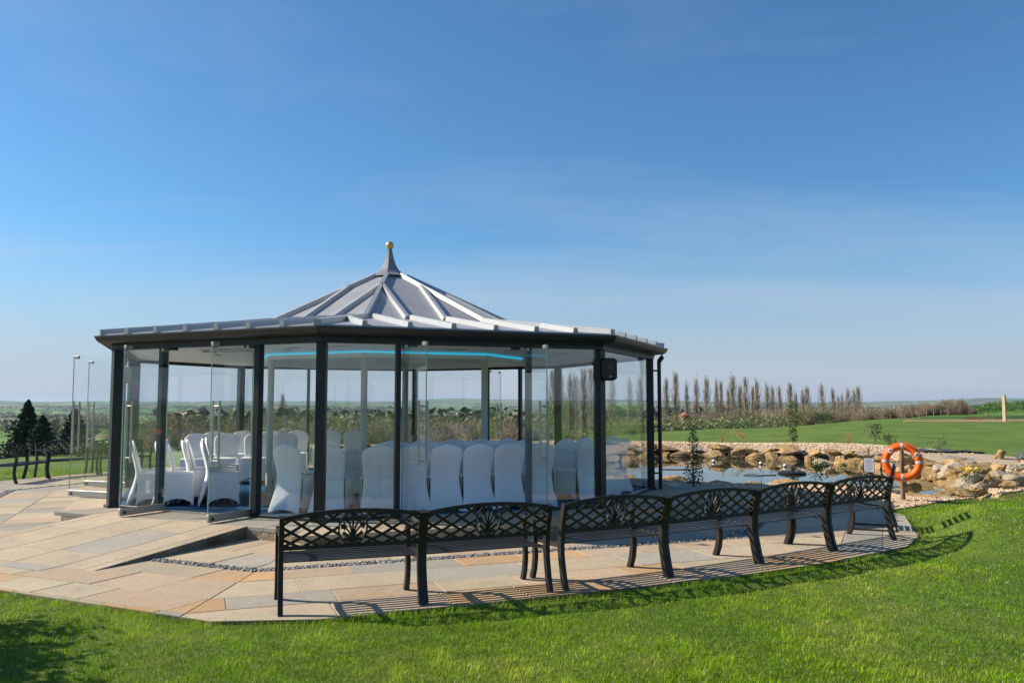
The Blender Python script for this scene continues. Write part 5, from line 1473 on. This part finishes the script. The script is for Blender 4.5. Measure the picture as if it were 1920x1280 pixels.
for px, y, d, lab in [(97, 768, 120, "round bare tree right of the two dark conifers"), (168, 762, 190, "dark bare tree seen between the open glass doors"),
                      (640, 762, 230, "round bare tree on the slope left of the cream column"), (596, 764, 250, "bare tree showing beside the front corner post"),
                      (440, 764, 260, "bare tree behind the far left post of the pavilion"), (1800, 752, 96, "bushy bare tree at the end of the hawthorn hedge"),
                      (1700, 758, 97, "low spreading bare tree in the hawthorn hedge"), (1560, 768, 96, "bare thorn tree below the last poplars")]:
    put_tree(BT[int(px) % 3], px, d, ttop(y), "bare_tree", lab, "tree", None, unit=1.0, wide=1.25)
def leafy_mesh(seed, col, n=1500, size=(0.012, 0.03), name="crown", sx=0.42, zmin=0.2):
    rng = np.random.default_rng(seed); lob = rng.normal(0, 1, (9, 3)) * (sx * 0.55, sx * 0.55, 0.2) + (0, 0, 0.62); i = rng.integers(0, 9, n)
    P = lob[i] + rng.normal(0, 0.11, (n, 3)); P[:, 2] = np.maximum(P[:, 2], zmin); hi = P[:, 2] > 0.95; P[hi, 2] = 0.95 - rng.uniform(0, 0.45, hi.sum()) ** 1.0
    V, F, T = leaves(P, rng.uniform(*size, n), jit(col, n, rng, 0.35), rng)
    return np_mesh(name, V, F, M['leaf'], T)
YG = (leafy_mesh(41, (0.20, 0.21, 0.05), 2200), trunk_mesh(0.7, 0.02, 41))
for px, y, d, lab in [(628, 783, 66, "yellow green willow bush seen through the pane right of the corner post"), (466, 800, 60, "yellow green bush beside the mullion left of the corner post"), (1043, 740, 75, "young tree in fresh yellow leaf behind the right door handle")]:
    put_tree(YG, px, d, ttop(y), "willow_bush" if px != 1043 else "young_tree", lab, "bush" if px != 1043 else "tree", None, unit=1.0, wide=0.9 if px != 1043 else 0.5)
HOL = (leafy_mesh(44, (0.05, 0.085, 0.025), 2600), trunk_mesh(0.7, 0.025, 44))
put_tree(HOL, 1541, 88, ttop(772), "holly_tree", "small round evergreen tree standing before the undergrowth", "tree", None, unit=1.0, wide=1.1)

def low_hedge():
    rng = np.random.default_rng(90); n = 3000; px = rng.uniform(88, 245, n); d = 29.5 + rng.uniform(-0.5, 0.5, n) + 1.0 * np.sin(px / 40.0)
    X = px_dir(px) * d; z0 = gz_full(X, d); H = 0.46 + 0.10 * np.sin(px / 9.0) + 0.06 * np.sin(px / 3.1)
    P = np.c_[X, d, z0 + H * rng.uniform(0.0, 1.0, n) ** 0.7]
    C = jit((0.07, 0.095, 0.04), n, rng, 0.4); k = rng.random(n) < 0.18; C[k] = jit((0.30, 0.29, 0.15), k.sum(), rng, 0.3)
    V, F, T = leaves(P, rng.uniform(0.03, 0.06, n), C, rng)
    tag(link("low_hedge", np_mesh("low_hedge", V, F, M['leaf'], T)), "low variegated evergreen hedge along the lawn behind the left benches", "hedge")
low_hedge()
# yellow flowering weeds at the far edge of the lawn, green crop on the right crest
def weeds(name, pts, hs, col, col2, label, cat):
    rng = RNG; Vs = []
    P = np.repeat(pts, 26, 0); H = np.repeat(hs, 26); n = len(P)
    z = gz_full(P[:, 0], P[:, 1]); q = P + rng.normal(0, 0.32, P.shape)
    C = jit(col, n, rng, 0.4); f = rng.random(n) < 0.035; C[f] = jit(col2, f.sum(), rng, 0.3)
    V, F, T = leaves(np.c_[q, z + H * rng.uniform(0.05, 1.0, n)], rng.uniform(0.06, 0.16, n), C, rng, asp=0.4)
    o = link(name, np_mesh(name, V, F, M['leaf'], T)); tag(o, label, cat, kind="stuff")
n = 380; px = RNG.uniform(1020, 1480, n); d = np.interp(px, [600, 1000, 1240, 1480], [36, 44, 57, 68]) + RNG.uniform(0, 7, n)
weeds("tall_weeds", np.c_[px_dir(px) * d, d], RNG.uniform(0.3, 0.95, n), (0.17, 0.20, 0.085), (0.45, 0.38, 0.04), "pale green flowering weeds along the far edge of the lawn", "weeds")
n = 900; px = RNG.uniform(1690, 2000, n); d = RNG.uniform(93, 150, n)
weeds("field_crop", np.c_[px_dir(px) * d, d], RNG.uniform(0.3, 0.6, n), (0.075, 0.15, 0.035), (0.10, 0.17, 0.05), "green field crop on the rise behind the tall post", "crop")

# planting round the pond
def plant(kind, loc, crown, stem_h, label, cat, sc=1.0, rz=0.0, stem_r=0.02):
    r = empty(kind, loc, rz, label, cat); r.scale = (sc,) * 3
    link("foliage", crown, r); link("stem", trunk_mesh(stem_h, stem_r, len(label)), r); return r
def column_leaf(seed, n, col, prof_z, prof_r, size):
    rng = np.random.default_rng(seed); z = rng.uniform(prof_z[0], prof_z[-1], n * 3); w_ = np.interp(z, prof_z, prof_r)
    k = rng.random(n * 3) < (w_ / max(prof_r)); z, w_ = z[k][:n], w_[k][:n]; n = len(z); a = rng.uniform(0, 6.28, n); rr = w_ * np.sqrt(rng.random(n))
    V, F, T = leaves(np.c_[np.cos(a) * rr, np.sin(a) * rr, z], rng.uniform(*size, n), jit(col, n, rng, 0.45), rng)
    return np_mesh("foliage", V, F, M['leaf'], T)
plant("evergreen_sapling", (3.80, 17.45, 0.0), column_leaf(51, 900, (0.030, 0.050, 0.022), [0.05, 0.25, 0.5, 0.8, 0.95, 1.25], [0.16, 0.24, 0.15, 0.09, 0.13, 0.03], (0.014, 0.032)), 1.2, "dark thin evergreen sapling just right of the downpipe, before the pond", "sapling")
plant("ivy_sapling", (10.75, 31.8, 0.25), column_leaf(52, 700, (0.12, 0.16, 0.04), [0.05, 0.4, 0.9, 1.3, 1.6], [0.16, 0.18, 0.22, 0.24, 0.06], (0.03, 0.06)), 1.5, "upright young tree with yellow green leaves on the gravel behind the rocks", "sapling")
plant("laurel_shrub", (6.15, 16.9, 0.0), leafy_mesh(53, (0.035, 0.065, 0.022), 260, (0.03, 0.065), "foliage", 0.5, 0.05), 0.5, "dark broad leaved shrub behind the fifth bench at the water's edge", "shrub", 0.60)
plant("laurel_shrub", (6.95, 17.2, 0.0), leafy_mesh(54, (0.07, 0.10, 0.028), 220, (0.03, 0.06), "foliage", 0.45, 0.05), 0.5, "olive leaved shrub behind the last bench beside the notice", "shrub", 0.52)
plant("small_shrub", (5.35, 17.9, 0.0), leafy_mesh(55, (0.09, 0.11, 0.06), 160, (0.02, 0.04), "foliage", 0.6, 0.05), 0.4, "small grey green shrub by the near stones of the pond", "shrub", 0.42)
plant("evergreen_shrub", (12.9, 29.6, 0.3), leafy_mesh(56, (0.05, 0.085, 0.03), 420, (0.03, 0.06), "foliage", 0.45, 0.1), 0.6, "glossy evergreen shrub on the gravel above the notice", "shrub", 0.75)
plant("evergreen_shrub", (11.6, 25.6, 0.3), leafy_mesh(57, (0.04, 0.07, 0.025), 300, (0.03, 0.06), "foliage", 0.5, 0.1), 0.5, "low dark shrub behind the top of the lifebuoy", "shrub", 0.55)
plant("pale_shrub", (11.9, 23.1, 0.3), leafy_mesh(58, (0.16, 0.22, 0.09), 260, (0.03, 0.055), "foliage", 0.5, 0.2), 0.6, "pale green shrub on the gravel right of the lifebuoy", "shrub", 0.62)
plant("rush_tuft", (8.55, 31.6, 0.28), leafy_mesh(59, (0.42, 0.29, 0.08), 260, (0.03, 0.07), "foliage", 0.5, 0.02), 0.4, "golden tuft of dry rushes on the gravel behind the rocks", "plant", 0.5)
plant("rush_tuft", (9.95, 31.7, 0.28), leafy_mesh(60, (0.20, 0.21, 0.06), 160, (0.03, 0.06), "foliage", 0.5, 0.02), 0.3, "low olive tuft left of the upright young tree", "plant", 0.34)
def twigs_plant(loc, label, seed, col, sc):
    TV, TF, TT = bush_arrays(seed, n=46, col=col, spread=0.45)
    r = empty("dogwood_shrub", loc, 0, label, "shrub"); r.scale = (sc * 0.6, sc * 0.6, sc); link("twigs", np_mesh("twigs", TV, TF, M['twig'], TT), r)
twigs_plant((11.9, 29.4, 0.3), "orange stemmed leafless dogwood on the gravel above the rocks", 61, (0.42, 0.20, 0.07), 0.62)
twigs_plant((7.9, 31.2, 0.25), "sparse orange twigs beside the golden rush tuft", 62, (0.40, 0.20, 0.08), 0.6)
df = plant("daffodil_clump", (8.94, 16.35, 0.12), leafy_mesh(63, (0.06, 0.11, 0.03), 300, (0.03, 0.07), "foliage", 0.6, 0.02), 0.2, "clump of yellow daffodils in front of the grey boulder", "flowers", 0.34)
rng = np.random.default_rng(64); P = np.c_[rng.normal(0, 0.28, (26, 2)), rng.uniform(0.7, 1.05, 26)]
V, F, T = leaves(P, np.full(26, 0.09), jit((0.72, 0.50, 0.02), 26, rng, 0.15), rng, asp=0.9); link("flowers", np_mesh("flowers", V, F, M['leaf'], T), df)
plant("grass_tuft", (10.9, 18.0, 0.14), leafy_mesh(65, (0.10, 0.15, 0.04), 200, (0.03, 0.08), "foliage", 0.6, 0.02), 0.2, "small tuft of grass at the foot of the large buff boulder", "plant", 0.3)
for q, (x, y, lab) in enumerate([(4.2, 28.85, "bleached dead reeds hanging over the rocks near the downpipe"), (6.9, 28.2, "bleached dead reeds in the shallows at the middle of the far rocks"), (8.6, 27.2, "few dead reeds at the water below the rocks on the right")]):
    TV, TF, TT = bush_arrays(70 + q, n=60, col=(0.36, 0.27, 0.15), spread=1.3)
    r = empty("reed_clump", (x, y, -0.2), 0, lab, "reeds"); r.scale = (0.9, 0.6, 0.42); link("stalks", np_mesh("stalks", TV, TF, M['twig'], TT), r)
# garden shrub outside the frame on the left, its shadow lies on the lawn
gs_ = plant("garden_shrub", (-5.15, 5.80, -0.03), leafy_mesh(66, (0.05, 0.09, 0.03), 2600, (0.025, 0.05), "foliage", 0.42, 0.1), 1.0, "leafy shrub left of the frame shading the near lawn", "shrub", 1.55)

# ------------------------------------------------------------------ things at the pond
lb = empty("lifebuoy", (6.96, 14.86, 0.685), math.atan2(-6.96, 14.86) * -1, "orange lifebuoy with four silver bands hung on the wooden post", "lifebuoy")
lb.rotation_euler = (R(-4), R(8), -math.atan2(6.96, 14.86))
RM, RT = 0.272, 0.078
b = MB(); NB = 48
ring = [(RT * math.cos(a), RT * 0.86 * math.sin(a)) for a in np.linspace(0, 2 * math.pi, 18, endpoint=False)]
b.sweep([(RM * math.cos(a), 0, RM * math.sin(a)) for a in np.linspace(0, 2 * math.pi, NB, endpoint=False)], ring, loop=True, side=(0, 1, 0))
recalc(b.build("ring", M['orange'], lb, smooth=True))
for q in range(4):
    a0 = R(97 + 90 * q); bb = MB()
    k = [(1.02 * x, 1.02 * y) for x, y in ring]
    bb.sweep([(RM * math.cos(a), 0, RM * math.sin(a)) for a in np.linspace(a0 - 0.085, a0 + 0.085, 5)], k, side=(0, 1, 0))
    recalc(bb.build("reflective_band", M['reflect'], lb, smooth=True))
b = MB()
for q in range(4):
    a0 = R(97 + 90 * q); P = []
    for t in np.linspace(0, 1, 9):
        a = a0 + t * math.pi / 2; rr = RM + RT + 0.003; P.append((rr * math.cos(a), -0.02 - 0.02 * math.sin(t * math.pi), rr * math.sin(a)))
    b.tube(P, 0.004, 6)
b.build("grab_rope", M['orange'], lb)
b = MB()
P = [(RM * 0.5 * math.sin(t * 3) + 0.15 * t, -0.085 - 0.01 * math.sin(t * 9), RM + 0.05 - 0.22 * t) for t in np.linspace(0, 1, 12)]
b.tube(P, 0.005, 6); b.build("throw_line", M['iron'], lb)
for a in (R(142), R(38)):
    c = (RM * math.cos(a), -RT - 0.004, RM * math.sin(a))
    d = MB(); n = 20
    d.v.append(c)
    for i in range(n): d.v.append((c[0] + 0.042 * math.cos(2 * math.pi * i / n), c[1] + 0.004, c[2] + 0.042 * math.sin(2 * math.pi * i / n)))
    for i in range(n): d.f.append((0, 1 + i, 1 + (i + 1) % n))
    e = d.build("emblem", M['ballw'], lb)
    f = MB()
    f.bar((c[0] - 0.026, c[1] - 0.004, c[2] - 0.012), (c[0] + 0.022, c[1] - 0.004, c[2] + 0.024), 0.002, 0.012, upv=(0, 0, 1))
    f.bar((c[0] - 0.010, c[1] - 0.004, c[2] + 0.022), (c[0] + 0.016, c[1] - 0.004, c[2] - 0.024), 0.002, 0.012, upv=(0, 0, 1))
    f.build("emblem_mark", M['redtile'], e)
bp = empty("buoy_post", (7.03, 15.03, 0.0), 0, "round wooden post holding the orange lifebuoy", "post")
b = MB().lathe([(0.042, -0.25), (0.040, 0.4), (0.037, 1.02), (0.030, 1.035)], 12); b.build("shaft", M['wood'], bp, auto=40)
MB().bar((0.0, -0.03, 0.93), (0.0, -0.10, 0.945), 0.014, 0.014).build("hook", M['iron'], bp)
nt = empty("notice", (7.28, 17.0, 0.0), -math.atan2(7.28, 17.0), "small white printed notice on a thin post beside the lifebuoy", "notice")
MB().box((0, 0.018, 0.27), (0.035, 0.03, 1.1), 0).build("post", M['wood'], nt)
MB().box((0, 0, 0.475), (0.205, 0.012, 0.30), 0, bev=0.003).build("backing", M['iron'], nt)
pp = MB().box((0, -0.008, 0.475), (0.185, 0.003, 0.28), 0).build("sheet", M['paper'], nt)
b = MB()
for q in range(9):
    b.box((0.0 if q else 0, -0.0102, 0.585 - q * 0.027), ((0.10, 0.15, 0.14, 0.15, 0.12, 0.15, 0.14, 0.13, 0.08)[q], 0.0008, 0.0075), 0)
b.build("print_lines", M['ink'], pp)
pu = empty("pond_pump", (7.45, 22.2, WZ), 0, "black round floating fountain pump on the pond", "pump")
MB().lathe([(0.30, -0.03), (0.36, 0.0), (0.37, 0.03), (0.34, 0.055), (0.26, 0.065), (0.12, 0.07)], 28).build("float_ring", M['black'], pu, auto=40)
MB().lathe([(0.075, 0.068), (0.07, 0.17), (0.055, 0.18)], 14).build("nozzle", M['liner'], pu, auto=40)
for q in range(5): MB().box((0.22 * math.cos(q * 1.26), 0.22 * math.sin(q * 1.26), 0.075), (0.09, 0.05, 0.02), q * 1.26, bev=0.004).build("solar_cell", M['window'], pu)
for q, (x, y, lab) in enumerate([(6.43, 26.6, "white float nearest the pavilion on the pond"), (7.64, 25.6, "white float in the middle of the pond"), (8.05, 24.6, "white float just behind the black pump")]):
    f = empty("pond_float", (x, y, WZ), 0, lab, "float", "white floats on the pond"); f.scale = (0.65,) * 3
    MB().lathe([(0, -0.06)] + [(0.085 * math.cos(a), 0.05 + 0.085 * math.sin(a)) for a in np.linspace(-1.2, 1.2, 9)] + [(0, 0.137)], 16).build("ball", M['ballw'], f, smooth=True)
    MB().lathe([(0.085, 0.02), (0.093, 0.035), (0.085, 0.05)], 16).build("collar", M['grille'], f)
hoop = empty("floating_hoop", (6.25, 21.6, WZ + 0.006), R(6), "thin dark wire hoop with a handle lying on the water", "hoop"); hoop.scale = (0.75, 0.75, 0.75)
MB().tube([(0.34 * math.cos(a) * (1 + 0.1 * math.cos(3 * a)), 0.34 * math.sin(a), 0.004) for a in np.linspace(0, 2 * math.pi, 14, endpoint=False)], 0.008, 6, loop=True).build("rim", M['iron'], hoop)
MB().tube([(0.33, 0, 0.004), (0.85, 0.05, 0.004)], 0.012, 6).build("handle", M['iron'], hoop)
tag(MB().tube([(4.2, 23.6, WZ + 0.004), (4.75, 23.55, WZ + 0.004), (5.0, 23.62, WZ + 0.006)], 0.018, 6).build("drift_twig", M['bark']), "short brown twig floating left of the wire hoop", "twig")
tag(MB().tube([(2.96, 16.3, 0.055), (3.3, 16.95, 0.06)], 0.055, 14).build("metal_tube", M['steel'], auto=40), "short silver tube lying on the paving by the downpipe", "tube")

# liner, planks, tower, tall post beyond the pond
ln = MB(); n = 14
for i in range(n + 1):
    for j in range(7):
        x = 11.9 + 1.9 * i / n; y = 24.1 + 1.2 * j / 6 + 0.15 * math.sin(i * 0.9)
        ln.v.append((x, y, g1(x, y) + 0.05 + 0.05 * math.sin(i * 1.3 + j) * math.sin(j * 0.9) + (0.03 if j in (0, 6) else 0)))
for i in range(n):
    for j in range(6): ln.f.append((i * 7 + j, (i + 1) * 7 + j, (i + 1) * 7 + j + 1, i * 7 + j + 1))
tag(ln.build("pond_liner", M['liner'], smooth=True), "flat crumpled sheet of dark pond liner on the gravel edge", "pond liner")
fl_ = MB(); n = 12
for i in range(n + 1):
    a = math.pi * i / n
    for j, yy in enumerate((0.0, 0.45, 0.9)):
        k = 1 - 0.25 * j; fl_.v.append((13.95 - 0.42 * math.cos(a) * k + 0.1 * j, 22.2 + yy, g1(13.9, 22.4) + 0.03 + 0.40 * math.sin(a) * k))
for i in range(n):
    for j in range(2): fl_.f.append((i * 3 + j, (i + 1) * 3 + j, (i + 1) * 3 + j + 1, i * 3 + j + 1))
o = fl_.build("liner_flap", M['liner'], smooth=True); md_ = o.modifiers.new("thick", 'SOLIDIFY'); md_.thickness = 0.02
tag(o, "arched flap of grey liner standing up near the right edge", "pond liner")
tag(MB().box((14.3, 21.7, g1(14.3, 21.7) + 0.06), (1.6, 0.25, 0.06), R(-28), bev=0.01).build("flat_plank", M['sleeper']), "buff flat plank lying before the arched liner flap", "plank")
tw = empty("brick_tower", (px_dir(1283) * 72, 72.0, g1(px_dir(1283) * 72, 72.0)), R(12), "round orange brick garden tower with a small clock face", "tower")
b = MB()
Ht = 1.705 + ttop(778) * 72 - tw.location.z
mb_ = MB().lathe([(0.46, -0.3), (0.45, Ht - 0.08), (0.49, Ht - 0.06), (0.49, Ht)], 10); mb_.build("shaft", M['brick'], tw, auto=30)
for row in range(int((Ht + 0.1) / 0.16)):
    for q in range(10):
        a = 2 * math.pi * (q + 0.5 * (row % 2)) / 10
        if math.sin(a) > 0.3: continue
        MB().box((0.455 * math.cos(a), 0.455 * math.sin(a), row * 0.16 + 0.02), (0.04, 0.25, 0.14), a, bev=0.008).build("brick", M['brick'], tw)
MB().lathe([(0.46, Ht + 0.002), (0.20, Ht + 0.22), (0.0, Ht + 0.32)], 10).build("cap", M['redtile'], tw, auto=30)
a = R(240)
ck = MB().lathe([(0.0, -0.01), (0.13, -0.01), (0.13, 0.02), (0, 0.021)], 18); me = ck.mesh("clock_face", M['ballw'])
me.transform(Matrix.Translation((0.49 * math.cos(a), 0.49 * math.sin(a), Ht - 0.55)) @ Matrix.Rotation(a, 4, 'Z') @ Matrix.Rotation(math.pi / 2, 4, 'Y')); cf = link("clock_face", me, tw)
hh = MB().bar((0.52 * math.cos(a), 0.52 * math.sin(a), Ht - 0.55), (0.52 * math.cos(a), 0.52 * math.sin(a), Ht - 0.45), 0.02, 0.02).build("clock_hand", M['black'], cf)
x, y = px_dir(1880) * 60, 60.0
tp = empty("tall_post", (x, y, g1(x, y)), R(35), "thick pale timber post standing alone on the crest at the right", "post")
MB().box((0, 0, 0.95), (0.20, 0.20, 2.0), 0, bev=0.015).build("timber", M['sleeper'], tp)
MB().box((0, 0, 1.955), (0.18, 0.18, 0.012), 0).build("end_grain", M['wood'], tp)
sb = MB(); n = 40
for i in range(n + 1):
    px = 1690 + 300 * i / n
    for j in range(5):
        d = 59.6 + 0.8 * j; X = px_dir(px) * d; sb.v.append((X, d, g1(X, d) + 0.02 + (0.07 + 0.05 * rnd.random()) * math.sin(math.pi * j / 4)))
for i in range(n):
    for j in range(4): sb.f.append((i * 5 + j, (i + 1) * 5 + j, (i + 1) * 5 + j + 1, i * 5 + j + 1))
tag(sb.build("soil_strip", M['soil'], smooth=True), "low strip of bare buff soil at the foot of the tall post", "soil", kind="stuff")
X0, X1 = px_dir(1845) * 62, px_dir(1868) * 62
tag(MB().bar((X0, 62, g1(X0, 62) + 0.50), (X1, 62, g1(X1, 62) + 0.10), 0.06, 0.09).build("leaning_plank", M['sleeper']), "thin plank sloping down left of the tall post", "plank")
TV, TF, TT = bush_arrays(80, n=120, col=(0.20, 0.11, 0.06), spread=1.6)
bp2 = empty("brush_pile", (px_dir(1825) * 62, 62, g1(px_dir(1825) * 62, 62)), 0, "heap of rust brown brushwood left of the leaning plank", "brush pile"); bp2.scale = (1.1, 0.8, 0.5); link("branches", np_mesh("branches", TV, TF, M['twig'], TT), bp2)

# ------------------------------------------------------------------ far buildings
pt = empty("polytunnel", (px_dir(118) * 210, 210, g1(px_dir(118) * 210, 210)), R(4), "long white polytunnel in the field between the conifers", "polytunnel")
b = MB(); n = 10
for i in range(n + 1):
    a = math.pi * i / n
    for xx in (-8, 8): b.v.append((xx, -2.2 * math.cos(a), 2.1 * math.sin(a)))
for i in range(n): b.f.append((2 * i, 2 * i + 1, 2 * i + 3, 2 * i + 2))
b.f.append(tuple(2 * i for i in range(n + 1))); b.f.append(tuple(2 * i + 1 for i in reversed(range(n + 1))))
recalc(b.build("cover", M['poly'], pt))
MB().box((8.02, 0, 0.9), (0.05, 1.2, 1.8), 0).build("door", M['liner'], pt)
def make_house(wall, roof):
    r = empty("far_house"); W_, D_, H_ = 9.0, 6.5, 5.0
    MB().box((0, 0, H_ / 2), (W_, D_, H_), 0).build("wall", wall, r)
    b = MB().add([(-W_ / 2 - .3, -D_ / 2 - .3, H_ + .01), (W_ / 2 + .3, -D_ / 2 - .3, H_ + .01), (W_ / 2 + .3, D_ / 2 + .3, H_ + .01), (-W_ / 2 - .3, D_ / 2 + .3, H_ + .01), (-W_ / 2 - .3, 0, H_ + 2.6), (W_ / 2 + .3, 0, H_ + 2.6)],
                 [(0, 1, 5, 4), (2, 3, 4, 5), (0, 4, 3), (1, 2, 5), (3, 2, 1, 0)])
    rf = b.build("roof", roof, r); MB().box((W_ / 2 - 1, 0.6, H_ + 2.6), (0.8, 0.7, 1.6), 0).build("chimney", M['hbrick'], rf)
    for x in (-2.6, 2.6):
        for z in (1.5, 3.8): MB().box((x, -D_ / 2 - 0.02, z), (1.3, 0.06, 1.2), 0).build("window", M['window'], r)
    MB().box((0, -D_ / 2 - 0.02, 1.05), (1.0, 0.06, 2.1), 0).build("door", M['wood'], r)
    return r
HP = [make_house(M['render'], M['redtile']), make_house(M['hbrick'], M['redtile']), make_house(M['render'], M['liner'])]
HX = [(722, 640), (735, 655), (748, 650), (728, 700), (905, 900), (935, 760), (948, 800), (968, 780), (985, 900), (1012, 860), (560, 1000), (1052, 700), (1064, 720), (318, 760), (335, 790), (300, 800), (362, 820),
      (1345, 1500), (1350, 1420), (1668, 2300), (1676, 2350), (1685, 2300), (1695, 2420), (1860, 2500), (1880, 2600), (1905, 2550), (840, 1100), (860, 1200), (455, 900)]
used = set()
for i, (px, d) in enumerate(HX):
    k = i % 3; o = HP[k] if k not in used else copy_tree(HP[k]); used.add(k)
    X = px_dir(px) * d; d *= 1.5; X = px_dir(px) * d; o.location = (X, d, g1(X, d) + 2.0); o.rotation_euler = (0, 0, random.uniform(-0.8, 0.8))
    o.scale = (1.15,) * 3
    tag(o, ["small pale house with a red roof in the far village", "small brick house with a red roof in the far village", "small pale house with a dark roof in the far village"][k], "house", ["pale red-roofed houses of the far village", "brick houses of the far village", "pale dark-roofed houses of the far village"][k])
